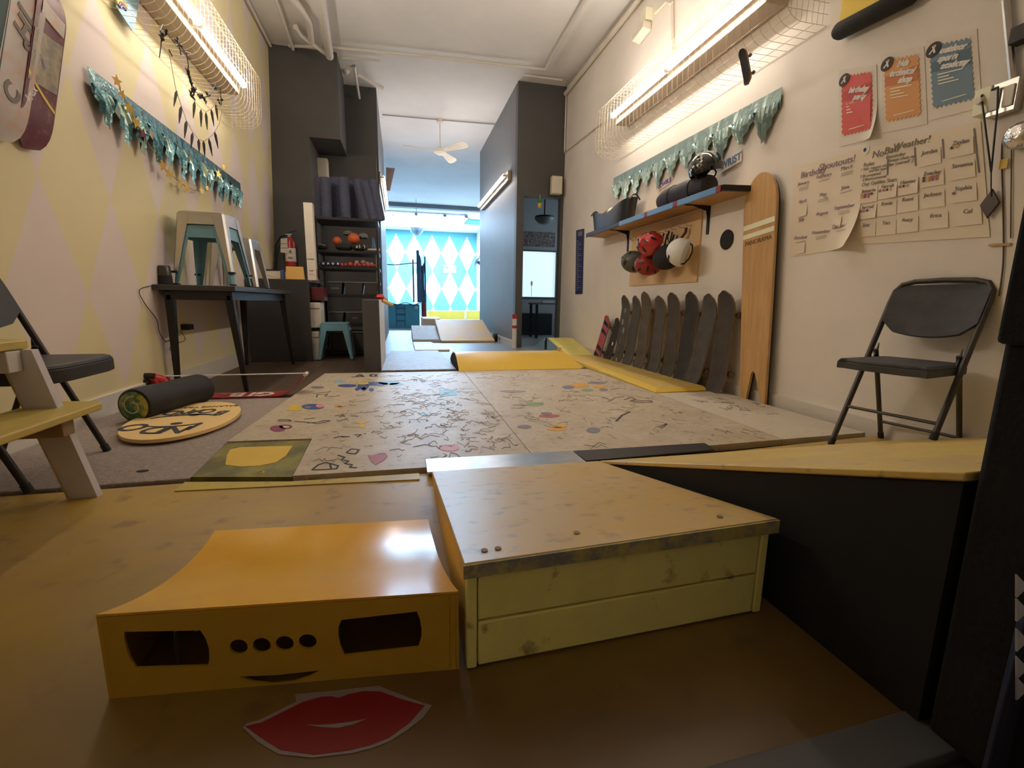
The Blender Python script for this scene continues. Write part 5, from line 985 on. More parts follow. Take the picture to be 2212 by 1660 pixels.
def helmet(label, c, r, rotm, mat, vents=6, strap='black', gloss=None):
    M4 = Matrix.Translation(c) @ rotm; t = thing('helmet', label, 'helmet', mat4=M4); R3 = M4
    b = MB(mat); prof = [(r*math.cos(math.radians(a)), r*.95*math.sin(math.radians(a))) for a in range(-14, 91, 8)]+[(.0005, r*.95)]
    b.lathe(prof, M4 @ Matrix.Diagonal((.86, 1.08, 1, 1)), seg=26); b.lathe([(r*.90, -r*.22), (r*.97, -r*.24)], M4 @ Matrix.Diagonal((.86, 1.08, 1, 1)), seg=26); b.build('shell', t)
    b = MB('black'); b.lathe([(r*.96, -r*.235), (r*.90, -r*.235), (r*.80, r*.2), (r*.4, r*.5), (.0005, r*.6)], M4 @ Matrix.Diagonal((.86, 1.08, 1, 1)), seg=22); b.build('liner', t)
    for k in range(vents):
        row = k % 2; a = 2*PI*k/vents+.3; el = math.radians(28 if row else 54); b = MB('black')
        d = Vector((math.cos(a)*math.cos(el)*.86, math.sin(a)*math.cos(el)*1.08, math.sin(el)*.95)); tu = Vector((-math.cos(a)*math.sin(el), -math.sin(a)*math.sin(el), math.cos(el)))
        q = M4 @ (d*r*1.004); n = (M4.to_3x3() @ d).normalized(); u = M4.to_3x3() @ tu; u = (u-n*u.dot(n)).normalized(); w = n.cross(u)
        b.plate(ell(0, 0, r*.24, r*.085, 14), [], q+n*.0005, u, w, .003); b.build('vent', t, smooth=False)
    b = MB(strap); b.tube([M4 @ Vector((r*.80*sg*.95, k*.2*r, z*r)) for sg, k, z in ((.93, 0, -.15), (.8, .15, -.4), (.3, .25, -.55), (-.3, .25, -.55), (-.8, .15, -.4), (-.93, 0, -.15))], .006, seg=6); b.build('chin_strap', t)
    return t
mk('gloss_black', (.008, .008, .008), .08, coat=1.0, spec=.6); mk('gloss_red', (.50, .025, .03), .2, coat=.6); mk('helmet_white', warm((215, 205, 190), 1.2), .45, var=.06); mk('helmet_green', (.085, .09, .07), .35)
RotY = lambda a: Matrix.Rotation(math.radians(a), 4, 'Y'); RotX = lambda a: Matrix.Rotation(math.radians(a), 4, 'X'); RotZ = lambda a: Matrix.Rotation(math.radians(a), 4, 'Z')
p = AX((1514, 395), 2.12); hlm = helmet('glossy black helmet with white sticker sitting on the shelf', (2.15, p.y, ST+.19), .125, RotZ(0) @ RotY(-12), 'gloss_black', 4)
b = MB('white'); c = Vector((2.15, p.y, ST+.19)); 
for k, (dy, dz) in enumerate(((-.06, .055), (-.07, .03), (-.045, .02), (-.075, .005), (-.05, -.015), (-.02, -.02))):
    d = Vector((-.09, dy, dz+.02)).normalized(); n = d; u = Vector((0, 1, 0)); b.plate(ell(0, 0, .014, .006+.004*(k % 2), 10), [], c+d*.117+n*.006, (0, -1, 0), (0, 0, 1), .002)
b.build('sticker', hlm, smooth=False)
pn = [RW(p, 0) for p in ((1364, 530), (1517, 455), (1511, 607), (1364, 622))]
ya, yb = (pn[1].y+pn[2].y)/2, (pn[0].y+pn[3].y)/2; b = MB('board_tan'); mk('board_tan', warm((200, 160, 110), 1.25), .6, var=.06, scale=3); b.box((XR-.014, ya, .812), (XR-.001, yb, SZ-.03)); t = thing('peg_board', 'tan wooden peg board fixed below the shelf', 'board', (XR, (ya+yb)/2, .81)); b.build('panel', t, .002)
for k in range(10):
    y_ = ya+.12+(yb-ya-.2)*k/9; b = MB('steel'); b.tube([(XR-.014, y_, 1.26), (XR-.06, y_, 1.255), (XR-.075, y_, 1.275)], .003, seg=6); b.build('hook', t)
def hang(px, d): return RW(px, d)
helmet('dark green helmet hung at the far end of the peg board', hang((1370, 566), .13), .118, RotZ(20) @ RotY(-75) @ RotX(20), 'helmet_green', 6)
helmet('glossy red vented helmet hung on the peg board', hang((1407, 529), .20), .120, RotZ(10) @ RotY(-60) @ RotX(-10), 'gloss_red', 10)
mk('d_redh', (.36, .03, .02), .35)
helmet('dull red helmet hung lowest under the glossy red one', hang((1400, 572), .15), .112, RotZ(30) @ RotY(-80) @ RotX(35), 'd_redh', 9)
helmet('black helmet with yellow strap hung in the middle of the peg board', hang((1440, 556), .12), .120, RotZ(-20) @ RotY(-110) @ RotX(10), 'soft_black', 0, 'bright_yellow')
hw = helmet('scuffed white helmet hung at the near end of the peg board', hang((1473, 546), .15), .125, RotZ(-10) @ RotY(-68) @ RotX(-30), 'helmet_white', 0)
MW = WM[hw.name]
for a0, el0 in ((2.2, 40),):
    b = MB('dark_metal'); pts = []
    for i in range(9):
        a = math.radians(150+i*9); el = math.radians(34); d = Vector((math.cos(a)*math.cos(el)*.86, math.sin(a)*math.cos(el)*1.08, math.sin(el)*.95)); pts.append(MW @ (d*.1262))
    b.tube(pts, .007, seg=6); b.build('vent', hw)
for x, y_ in ((1436, 517), (1447, 513), (1458, 520)):
    p = hang((x, y_), .06); b = MB('black'); b.tube([p+Vector((0, .02, .05)), p+Vector((-.02, .01, .0)), p+Vector((-.01, -.02, -.06)), p+Vector((0, -.03, .04))], .008, seg=6); tag(b.build('strap_loop'), 'black strap loop hanging at the %s of the peg board' % {1436: 'left middle', 1447: 'centre top', 1458: 'right middle'}[x], 'strap')
p = hang((1481, 502), .05); b = MB('maroon'); b.tube([p+Vector((0, .0, .035)), p+Vector((0, 0, 0)), p+Vector((-.01, .04, -.04)), p+Vector((-.02, .09, -.06))], [.014, .012, .010, .006], seg=8); tag(b.build('maroon_strap'), 'maroon strap above the white helmet', 'strap')
b = MB('soft_black'); q = RW((1571, 518), 0); b.lathe([(.068, 0), (.07, -.006), (.066, -.010), (.001, -.010)], Matrix.Translation((XR-.001, q.y, q.z)) @ Matrix.Rotation(PI/2, 4, 'Y'), seg=28); tag(b.build('black_disc'), 'black round disc on the right wall beside the longboard', 'disc')
# navy poster strip and word cards
pq = [RW(p, .004) for p in ((1245, 498), (1262, 494), (1258, 635), (1243, 636))]; b = MB('poster_navy'); mk('poster_navy', (.022, .028, .13), .5, var=.2, scale=30)
b.prism(pq, .002, n=RO); c = (pq[0]+pq[1])/2; b.prism([lerp(pq[0], pq[3], .03)*.75+lerp(pq[1], pq[2], .03)*.25, lerp(pq[0], pq[3], .03)*.2+lerp(pq[1], pq[2], .03)*.8, lerp(pq[0], pq[3], .10)*.2+lerp(pq[1], pq[2], .10)*.8, lerp(pq[0], pq[3], .10)*.75+lerp(pq[1], pq[2], .10)*.25], .004, 'd_slate', n=RO)
for k in range(24):
    f = .16+.8*k/24; e = .35+.5*((k*7) % 5)/5; b.prism([lerp(pq[0], pq[3], f)*.9+lerp(pq[1], pq[2], f)*.1+RO*.0025, lerp(pq[0], pq[3], f)*(1-e)+lerp(pq[1], pq[2], f)*e+RO*.0025, lerp(pq[0], pq[3], f+.012)*(1-e)+lerp(pq[1], pq[2], f+.012)*e+RO*.0025, lerp(pq[0], pq[3], f+.012)*.9+lerp(pq[1], pq[2], f+.012)*.1+RO*.0025], .0008, 'dot_gray', n=RO)
tag(b.build('poster', None, smooth=False), 'narrow navy poster on the right wall near the doorway', 'poster')
for px, ang, txt, m, s_, lb in (((1435, 397), .12, 'TOWELS', 'd_purple2', .052, 'small white word card with purple letters under the pale garland'), ((1579, 349), .10, 'WRIST', 'd_blue2', .07, 'small white word card with blue letters under the pale garland')):
    if m not in MATS: mk(m, (.10, .06, .28) if 'purple' in m else (.10, .20, .36), .6)
    q = RW(px, .006); u = Vector((0, -1, ang)); w = s_*.62*len(txt); b = MB('paper'); M4 = frame(q, u, (0, 0, 1)); b.hexa([M4 @ Vector(v) for v in ((-w/2, -s_*.6, 0), (w/2, -s_*.55, 0), (w/2, s_*.6, 0), (-w/2, s_*.35, 0))], [M4 @ Vector(v) for v in ((-w/2, -s_*.6, .001), (w/2, -s_*.55, .001), (w/2, s_*.6, .001), (-w/2, s_*.35, .001))])
    b.text(txt, q+RO*.0018, u, (0, 0, 1), s_, m, fat=.002); tag(b.build('word_card', None, smooth=False), lb, 'card')
# mini board on the guard
p0, p1 = RW((1618, 182), .275), RW((1604, 108), .275); t = make_board('mini black skateboard stuck on the right wire guard', (p1-p0).length, .055, 'grip_black', .012, None); L_ = (p1-p0).length
for k in [o for o in COL.objects if o.parent == t and o.name.startswith('truck')]:
    for j in [o for o in COL.objects if o.parent == k]: bpy.data.objects.remove(j)
    bpy.data.objects.remove(k)
for v in (.25, .75):
    b = MB('steel'); z = v*L_; b.box((-.008, .01, z-.008), (.008, .018, z+.008)); b.cyl((-.03, .02, z), (.03, .02, z), .003, seg=6); tr = b.build('truck', t)
    for sx in (-1, 1):
        b = MB('wheel'); b.cyl((sx*.026-.006, .02, z), (sx*.026+.006, .02, z), .010, seg=10); b.build('wheel', tr)
place(t, stand(p0, p1, RO))
# ------------------------------------------------------------------ paper on the right wall
def page(label, name, cat, pix, mat, d=.003, curl=0, content=None):
    P = [RW(p, d) for p in pix]; t = thing(name, label, cat, (P[0]+P[2])/2)
    def f(u, v):
        p = lerp(lerp(P[3], P[2], u), lerp(P[0], P[1], u), v); c = curl*max(0, u-.55)**2*max(0, .55-v)**2*16; return (p+RO*c, RO)
    b = MB(mat); b.sheet(f, 10, 10, .0012); b.build('sheet', t); 
    if content: content(t, P, lambda u, v, e=.002: f(u, v)[0]+RO*e)
    return t
def stamp(P2, u0, v0, u1, v1, nu, nv, at_, mb, m, amp=.035):
    pts = []
    for i in range(nu*2): pts.append((u0+(u1-u0)*i/(nu*2), v0+amp*(i % 2)))
    for i in range(nv*2): pts.append((u1-amp*(i % 2), v0+(v1-v0)*i/(nv*2)))
    for i in range(nu*2): pts.append((u1-(u1-u0)*i/(nu*2), v1-amp*(i % 2)))
    for i in range(nv*2): pts.append((u0+amp*(i % 2), v1-(v1-v0)*i/(nv*2)))
    mb.prism([at_(u, v, .002) for u, v in pts], .0008, m, n=RO)
mk('po_red', warm((205, 80, 72), 1.15), .6); mk('po_red2', warm((185, 62, 58), 1.15), .6); mk('po_or', warm((205, 138, 78), 1.2), .6); mk('po_or2', warm((190, 108, 62), 1.15), .6); mk('po_teal', warm((105, 122, 130), 1.2), .6); mk('po_teal2', warm((80, 100, 108), 1.1), .6)
def poster_content(m1, m2, lines, size):
    def fn(t, P, at_):
        b = MB(m1); stamp(P, .07, .12, .90, .92, 9, 12, at_, b, m1); b.prism([at_(.10, .58, .0032), at_(.87, .58, .0032), at_(.87, .78, .0032), at_(.10, .70, .0032)], .0004, m2, n=RO); b.build('printed_stamp', t, smooth=False)
        u = (P[1]-P[0]).normalized(); v = (P[0]-P[3]).normalized(); h = (P[0]-P[3]).length
        b = MB('white')
        for i, (s_, uu, vv) in enumerate(lines): b.text(s_, at_(uu, vv, .005), u, v, size*h*1.0, 'white', shear=.18, fat=.0024)
        for i in range(4): b.prism([at_(.22, .545-.04*i, .004), at_(.72-.09*((i*3) % 4), .545-.04*i, .004), at_(.72-.09*((i*3) % 4), .532-.04*i, .004), at_(.22, .532-.04*i, .004)], .0004, 'cream', n=RO)
        b.prism([at_(.28, .20, .004), at_(.75, .215, .004), at_(.75, .205, .004), at_(.28, .19, .004)], .0004, 'cream', n=RO); b.build('lettering', t)
        c = at_(.17, .86, .005); r = .030; M4 = frame(c, u, v); b = MB('ink'); b.plate(ell(0, 0, r, r, 24), [], c, u, v, .001)
        b.plate([(-r*.45, -r*.5), (-r*.1, r*.1), (-r*.35, r*.4), (0, r*.62), (r*.25, r*.5), (r*.15, r*.15), (r*.5, -r*.35), (r*.28, -r*.5), (0, -r*.1), (-r*.2, -r*.6)], [], c+RO*.001, u, v, .0008, 'white'); b.plate(ell(0, r*.42, r*.16, r*.14, 10), [], c+RO*.0018, u, v, .0006, 'd_orange'); b.build('round_logo', t, smooth=False)
    return fn
page('red stamp edged poster with white title', 'poster', 'poster', ((1812, 152), (1893, 139), (1897, 297), (1813, 317)), 'paper', curl=.05, content=poster_content('po_red', 'po_red2', [('birthday', .56, .70), ('party', .58, .60)], .085))
page('orange stamp edged poster with white title', 'poster', 'poster', ((1902, 118), (1996, 100), (2003, 268), (1908, 288)), 'paper', content=poster_content('po_or', 'po_or2', [('kids', .55, .83), ('technical', .52, .72), ('shop', .58, .62)], .088))
page('blue grey stamp edged poster with white title', 'poster', 'poster', ((1999, 88), (2110, 62), (2121, 232), (2009, 260)), 'paper', content=poster_content('po_teal', 'po_teal2', [('outdoor', .56, .82), ('sports', .45, .72), ('academy', .57, .62)], .085))
def months(t, P, at_):
    u = (P[1]-P[0]).normalized(); v = (P[0]-P[3]).normalized(); b = MB('ink_violet')
    b.text('Birthday', at_(.31, .885, .003), u, v, .05, 'ink_violet'); b.text('Shoutouts!', at_(.65, .915, .003), u, v, .05, 'ink_violet')
    nm = ['January', 'February', 'March', 'April', 'May', 'June', 'July', 'August', 'September', 'October', 'November', 'December']
    for i, s_ in enumerate(nm):
        b.text(s_, at_(.17+.31*(i % 3), .80-.20*(i//3)+.02*(i % 3), .003), u, v, .027, 'ink_violet')
        if i not in (3, 6, 7): 
            for k in range(1 if i % 2 else 2): b.prism([at_(.10+.31*(i % 3), .75-.20*(i//3)+.02*(i % 3)-.02*k, .0025), at_(.25+.31*(i % 3), .757-.20*(i//3)+.02*(i % 3)-.02*k, .0025), at_(.25+.31*(i % 3), .752-.20*(i//3)+.02*(i % 3)-.02*k, .0025), at_(.10+.31*(i % 3), .745-.20*(i//3)+.02*(i % 3)-.02*k, .0025)], .0004, 'ink_faint', n=RO)
    b.build('handwriting', t)
    b = MB('chart_paper')
    for (a, c) in ((.10, .50), (.10, .09), (.62, .30)): b.prism([at_(a, c-.07, .003), at_(a+.15, c-.065, .006), at_(a+.15, c+.05, .003), at_(a, c+.05, .0025)], .0006, n=RO)
    b.build('sticky_note', t, smooth=False)
mk('chart_paper', warm((212, 190, 162), 1.28), .7)
page('large month chart with violet handwriting and a curled corner', 'wall_chart', 'chart', ((1716, 362), (1868, 318), (1855, 532), (1706, 556)), 'chart_paper', curl=.10, content=months)
def stars(t, P, at_):
    u = (P[1]-P[0]).normalized(); v = (P[0]-P[3]).normalized(); b = MB('ink_gray')
    b.text('No', at_(.15, .915, .003), u, v, .046, 'ink_gray'); b.text('Bad', at_(.28, .925, .003), u, v, .046, 'ink_gray'); b.text('Weather!', at_(.46, .945, .003), u, v, .042, 'ink_gray')
    for s_, a, c, z in (('Rules', .06, .83, .036), ('1 Sk8 - respect others', .13, .785, .024), ('and the space', .16, .755, .024), ('2 Be prepared', .08, .715, .026), ('3 Environmental', .12, .675, .026), ('Our Golden Stars', .17, .625, .034), ('Reminder', .32, .86, .032), ('Always clean up', .37, .82, .028), ('after yourself :)', .36, .78, .028)): b.text(s_, at_(a, c, .003), u, v, z*.72, 'ink_gray')
    b.build('handwriting', t)
    cells = [(.60, .80, 'Jordan', 0), (.84, .83, 'Zaylan', 2), (.06, .53, 'Jamario', 7), (.24, .545, 'Farrah', 4), (.42, .555, 'Hunter', 3), (.62, .60, 'Everley', 8), (.84, .625, 'Savanna', 0), (.06, .36, 'Jarrod', 3), (.24, .37, 'Kevin', 0), (.42, .385, 'Remi', 0), (.62, .40, 'Jackson', 0), (.84, .42, 'Sophia', 1), (.06, .17, 'Eric', 0), (.24, .175, 'Teo', 0), (.42, .185, 'Rory', 0), (.64, .20, 'Erica', 0), (.86, .21, 'Cal', 0)]
    for i, (a, c, s_, n) in enumerate(cells):
        b = MB('chart_paper'); b.prism([at_(a-.07, c-.10, .003), at_(a+.105, c-.095, .010 if i in (3, 4, 7) else .004), at_(a+.105, c+.055, .003), at_(a-.07, c+.05, .003)], .0006, n=RO); b.text(s_, at_(a+.02, c+.025, .006), u, v, .024, 'ink_gray')
        for k in range(n):
            q = at_(a-.045+.033*(k % 4), c-.012-.025*(k//4), .009); b.plate(star(.009), [], q, u, v, .0006, ('d_red', 'ink', 'd_orange', 'd_purple')[(k+i) % 4])
        b.build('sticky_note', t, smooth=False)
    b = MB('ink_gray')
    for (a0, c0, a1, c1) in ((.245, .86, .25, .68), (.49, .90, .50, .72), (.72, .92, .725, .74), (.955, .95, .965, .56)): b.bar(at_(a0, c0, .003), at_(a1, c1, .003), .005, .0008, up=RO)
    b.build('ruled_line', t, smooth=False)
page('big handwritten rules chart covered in paper notes', 'wall_chart', 'chart', ((1868, 322), (2118, 262), (2138, 512), (1853, 528)), 'chart_paper', d=.004, curl=.0, content=stars)
q = RW((1871, 325), .006); b = MB('white'); b.plate(ell(0, 0, .018, .02, 14), [], q, RU, UZ, .002); b.plate(ell(-.006, .004, .007, .01, 10), [], q+RO*.002, RU, UZ, .001, 'ink'); tag(b.build('round_sticker', None, smooth=False), 'small white round sticker at the top left of the rules chart', 'sticker')
# yellow padded board at the top right
yq = [RW(p, .0) for p in ((1798, -60), (1803, 98), (1985, 8))]; YA, YB, ZA = 1.87, 2.235, 2.03
t = thing('padded_board', 'bright yellow board with black foam edge at the top right', 'board', (XR-.08, (YA+YB)/2, ZA)); b = MB('pad_yellow'); mk('pad_yellow', warm((225, 185, 60), 1.2), .5, var=.05); b.hexa([(XR-.05, YA, ZA-.01), (XR-.003, YA, ZA-.01), (XR-.003, YB, ZA+.02), (XR-.05, YB, ZA+.02)], [(XR-.05, YA, 3.1), (XR-.003, YA, 3.1), (XR-.003, YB, 3.1), (XR-.05, YB, 3.1)]); b.text('o', (XR-.052, 2.14, 2.25), RU, UZ, .12, 'd_pink'); b.bar((XR-.052, 2.17, 2.185), (XR-.052, 2.16, 2.215), .006, .002, 'ink'); b.build('panel', t, .006)
b = MB('soft_black'); b.tube([(XR-.05, YA-.03, ZA-.02), (XR-.052, YA, ZA-.02), (XR-.052, YB-.01, ZA+.012), (XR-.05, YB+.012, ZA+.012)], [.03, .042, .042, .03], seg=12); b.build('foam_edge', t)
# switch boxes, cord with pendant, cables
def bx(px, d0, d1, sy, sz, m, nm, lb, cat, bev=.004, extra=None):
    q = RW(px, 0); t = thing(nm, lb, cat, (XR, q.y, q.z-sz/2)); b = MB(m); b.box((XR-d1, q.y-sy/2, q.z-sz/2), (XR-d0, q.y+sy/2, q.z+sz/2)); b.build('body', t, bev)
    if extra: extra(t, q)
    return t
def knob(t, q):
    b = MB('white'); b.cyl((XR-.045, q.y, q.z), (XR-.066, q.y, q.z), .014, r2=.012); b.build('knob', t)
mk('plate_cream', warm((225, 210, 170), 1.3), .4)
bx((2138, 222), .0, .045, .058, .10, 'plate_cream', 'dial_switch', 'cream dial switch box beside the blue grey poster', 'switch', extra=knob)
def pl(t, q):
    for k in (-1, 1):
        b = MB('white'); b.box((XR-.045, q.y+k*.022-.016, q.z-.04), (XR-.038, q.y+k*.022+.016, q.z+.035)); b.build('cover_plate', t, .002)
bx((2180, 213), .0, .038, .095, .12, 'steel', 'outlet_box', 'grey metal outlet box at the right edge', 'outlet', extra=pl)
b = MB('steel'); b.tube([RW((2190, 190), .02), RW((2172, 0), .02), RW((2160, -90), .02)], .012, seg=8); tag(b.build('conduit'), 'grey conduit pipe rising from the outlet box', 'pipe')
b = MB('black'); q = RW((2203, 75), .03); b.box((q.x-.02, q.y-.10, q.z-.03), (q.x+.028, q.y+.022, q.z+.03)); tag(b.build('black_box', None, .004), 'small black box at the upper right edge beside the conduit', 'box')
t = thing('pendant_cord', 'black cord with a dark wooden diamond hung on the dial switch', 'cord', RW((2140, 380), .05)); b = MB('black'); b.tube([RW((2120, 207), .052), RW((2124, 240), .06), RW((2141, 372), .03)], .0035, seg=6); b.tube([RW((2156, 188), .055), RW((2154, 240), .06), RW((2141, 372), .03)], .0035, seg=6); b.tube([RW((2120, 207), .052), RW((2130, 200), .03), RW((2156, 188), .055)], .0035, seg=6); b.tube([RW((2141, 372), .03), RW((2141, 425), .02)], .0025, seg=6); b.build('cord', t)
b = MB('deck_dark'); mk('deck_dark', (.045, .018, .012), .4); q = RW((2140, 441), .012); b.prism([q+Vector((0, 0, .058)), q+Vector((0, -.033, 0)), q+Vector((0, 0, -.056)), q+Vector((0, .033, .0))], .008, n=RO); b.build('pendant', t, .002)
b = MB('foil_flash2'); mk('foil_flash2', (.75, .72, .70), .15, 1, bump=.8, bscale=40); q = RW((2206, 292), .035); b.ball(q, .055, seg=16, sc=(.6, 1, .9)); tag(b.build('foil_ball'), 'crumpled silver foil ball at the right edge', 'foil')
cable('wall_cable', [RW((2192, 300), .02), RW((2170, 296), .01), RW((2164, 330), .006), RW((2166, 420), .006), RW((2168, 520), .006), RW((2166, 580), .006), RW((2158, 640), .006)], .0028, 'thin black cable hanging down the right wall to the chair', 'twine')
cable('wall_cable', [RW((2185, 310), .006), RW((2184, 420), .006), RW((2183, 515), .006)], .0022, 'thin dark cable hanging beside the longer cable', 'twine')
b = MB('bright_yellow'); q = RW((2168, 354), .010); b.box((XR-.0115, q.y-.013, q.z-.018), (XR-.0100, q.y+.013, q.z+.018)); tag(b.build('yellow_tape'), 'small yellow tape piece over the hanging cables', 'tape')
b = MB('ply_edge'); b.bar(RW((2137, 530), .006), RW((2183, 528), .006), .008, .010); tag(b.build('picture_ledge'), 'short brown strip on the wall below the rules chart', 'strip')
bx((1404, 36), .0, .07, .10, .10, 'plate_cream', 'smoke_alarm', 'small cream sensor box high on the right wall', 'sensor', extra=lambda t, q: (lambda b: (b.hexa([(XR-.09, q.y-.05, q.z-.12), (XR-.01, q.y-.05, q.z-.14), (XR-.01, q.y+.16, q.z-.16), (XR-.09, q.y+.16, q.z-.14)], [(XR-.09, q.y-.05, q.z-.06), (XR-.01, q.y-.05, q.z-.07), (XR-.01, q.y+.16, q.z-.10), (XR-.09, q.y+.16, q.z-.09)]), b.build('lamp_arm', t, .004)))(MB('offwhite')))
# ------------------------------------------------------------------ pipes
def pipe(label, pts, r, mat='ceiling_pipe'):
    b = MB(mat); b.tube(pts, r, seg=10); return tag(b.build('pipe'), label, 'pipe')
mk('ceiling_pipe', (.66, .63, .58), .5); PZ = H-.07
def CZp(p, dz=.07): return AZ(p, H-dz)
pipe('white conduit along the corner of the left wall and ceiling', [(lwx(H)+.03, 1.5, H-.03), (lwx(H)+.03, 6.48, H-.03)], .016)
pipe('white pipe ending in front of the grey column', [CZp((585, -30)), CZp((633, 106))], .018)
pipe('thick white ceiling pipe nearest the room centre', [CZp((688, -40), .10), CZp((700, 40), .10), CZp((712, 122), .12)], .045)
pipe('bent thick white ceiling pipe left of the thickest one', [CZp((625, -12), .09), CZp((650, 20), .09), CZp((668, 45), .09), CZp((673, 90), .10)], .034)
pipe('white branch pipe joining the thick ceiling pipes', [CZp((638, 58), .08), CZp((648, 74), .09), CZp((680, 98), .11), CZp((708, 118), .12)], .028)
pipe('long thin white pipe crossing the ceiling and turning along the right', [CZp((624, 99), .05), CZp((717, 102), .05), CZp((960, 126), .05), CZp((1178, 150), .05), CZp((1245, 38), .05), CZp((1290, -40), .05)], .017)
pipe('short thin ceiling pipe behind the long crossing pipe', [CZp((738, 125), .04), CZp((820, 131), .04)], .012)
pipe('short thin ceiling pipe beside the right pillar', [CZp((1130, 162), .04), CZp((1215, 173), .04)], .013)
pipe('cream conduit along the top of the right wall', [(XR-.03, YP-.02, H-.10), (XR-.03, 1.5, H-.06)], .026, 'offwhite')
pipe('thin vertical cream conduit at the end of the right wall', [(XR-.02, YP-.03, H-.12), (XR-.02, YP-.03, 2.72)], .010, 'offwhite')
pipe('slanting thin conduit between the wall end and the wire guard', [RW((1213, 335), .012), RW((1300, 266), .012)], .009, 'offwhite')
pipe('vertical cream conduit above the right tube light', [RW((1452, -60), .015), RW((1452, 8), .015), RW((1453, 112), .015)], .013, 'offwhite')
pipe('bent cream conduit to the sensor box', [RW((1452, 8), .02), RW((1440, 3), .02), RW((1415, 28), .02)], .013, 'offwhite')
mk('trim_gray', (.35, .33, .32), .6)
pipe('thin grey cable across the ceiling above the fan', [CZp((826, 248), .02), CZp((950, 259), .02), CZp((1072, 269), .02)], .009, 'trim_gray')
pipe('white sprinkler pipe hanging by the grey bulkhead', [CZp((741, 143), .12), CZp((765, 143), .12), AY((776, 212), 7.25)], .018)
pipe('slanting white duct pipe above the passage', [AY((770, 160), 7.0), AY((826, 191), 7.3)], .030)
b = MB('offwhite'); b.ball(AY((747, 153), 6.95), .045, seg=14); tag(b.build('sprinkler_valve'), 'round white valve on the pipe by the bulkhead', 'valve')
q0, q1 = AY((832, 187), 7.32), AY((882, 169), 7.32); b = MB('trim_gray'); b.prism([q0, lerp(q0, q1, .35)+Vector((0, 0, .02)), q1, lerp(q0, q1, .6)+Vector((0, 0, -.045)), lerp(q0, q1, .3)+Vector((0, 0, -.05))], .02, n=(0, 1, 0)); tag(b.build('shadow_smear'), 'grey sheet standing in for a shadow past the slanting duct pipe', 'vent')  # solid grey shape modelled where only a dark shadow falls
# ------------------------------------------------------------------ ceiling fan
fy = 8.25; fc = AY((951, 326), fy); t = thing('ceiling_fan', 'white three bladed ceiling fan in the passage', 'fan', fc)
b = MB('fan_white'); mk('fan_white', (.82, .77, .68), .45); b.lathe([(.001, -.06), (.06, -.055), (.10, -.03), (.10, .01), (.06, .035), (.02, .04)], Matrix.Translation(fc), seg=24); b.build('motor', t)
b = MB('fan_white'); b.cyl(fc+Vector((0, 0, .03)), (fc.x, fc.y, H-.06), .009, seg=8); b.lathe([(.012, 0), (.05, .03), (.055, .08)], Matrix.Translation((fc.x, fc.y, H-.08)), seg=16); b.build('rod', t)
for a in (math.radians(192), math.radians(62), math.radians(-52)):
    M4 = Matrix.Translation(fc) @ Matrix.Rotation(a, 4, 'Z') @ Matrix.Rotation(math.radians(-24), 4, 'X'); b = MB('fan_white')
    b.prism([M4 @ Vector(q) for q in ((.10, -.03, -.01), (.22, -.045, -.01), (.52, -.075, -.01), (.59, -.06, -.01), (.62, 0, -.01), (.59, .06, -.01), (.52, .075, -.01), (.22, .045, -.01), (.10, .03, -.01))], .006, n=M4.to_3x3() @ Vector((0, 0, 1))); bl = b.build('blade', t, smooth=False)
    b = MB('wood'); b.bar(M4 @ Vector((.2, .02, -.0115)), M4 @ Vector((.46, .03, -.0115)), .008, .001); b.bar(M4 @ Vector((.2, -.02, -.0115)), M4 @ Vector((.46, -.03, -.0115)), .008, .001); b.build('blade_stripe', bl)
# ------------------------------------------------------------------ doorway things
q = AY((1166, 440), YP-.03); t = thing('hanging_plant', 'tiny yellow pot with green leaves hung in the doorway', 'plant', q); b = MB('bright_yellow'); b.lathe([(.024, -.055), (.032, 0), (.028, 0)], Matrix.Translation(q), seg=14); b.build('pot', t)
b = MB('leaf'); mk('leaf', (.08, .32, .06), .5)
for k in range(7):
    a = k*.9; d = Vector((math.cos(a)*.045, math.sin(a)*.02, .045+.012*(k % 3))); b.tube([q, q+d*.6+Vector((0, 0, .01)), q+d], [.004, .011, .002], seg=5)
b.build('leaves', t); b = MB('white'); b.cyl(q+Vector((0, 0, .03)), (q.x, q.y, q.z+.12), .003, seg=6); b.build('hanger', t)
b = MB('dark_metal'); q = AY((1176, 475), 8.4); t = thing('dome_lamp', 'unlit dome lamp on the ceiling of the side room', 'lamp', q); b.lathe([(.001, -.10), (.10, -.07), (.17, 0), (.18, .03)], Matrix.Translation(q), 'mid_gray_paint', 24); b.build('shade', t); b = MB('dark_metal'); b.cyl(q+Vector((0, 0, .02)), q+Vector((0, 0, .06)), .17); b.cyl(q+Vector((0, 0, .05)), (q.x, q.y, H), .012); b.build('mount', t)
p0, p1 = AY((1131, 500), 9.46), AY((1199, 534), 9.46); b = MB('collage'); two_tone('collage', (.10, .04, .05), (.16, .14, .13), .6, 16, .45, .55, third=((.30, .26, .22), 24, .58, .64)); b.box((p0.x, 9.475, p1.z), (p1.x, 9.492, p0.z)); tag(b.build('photo_banner'), 'dark photo banner above the window of the side room', 'banner')
q = AY((1180, 660), 8.3); t = thing('side_table', 'dark table with a pale edge in the side room', 'table', (q.x, 8.4, -.02)); b = MB('mid_gray_paint'); b.box((q.x-.22, 8.25, .60), (q.x+.5, 8.75, .63)); b.build('tabletop', t)
for x in (q.x-.18, q.x+.44):
    for y_ in (8.3, 8.7): b = MB('black'); b.box((x-.02, y_-.02, -.02), (x+.02, y_+.02, .60)); b.build('leg', t)
b = MB('paper'); b.box((q.x-.05, 8.35, .631), (q.x+.15, 8.5, .66)); tag(b.build('paper_stack'), 'pale stack of papers on the dark side room table', 'papers')
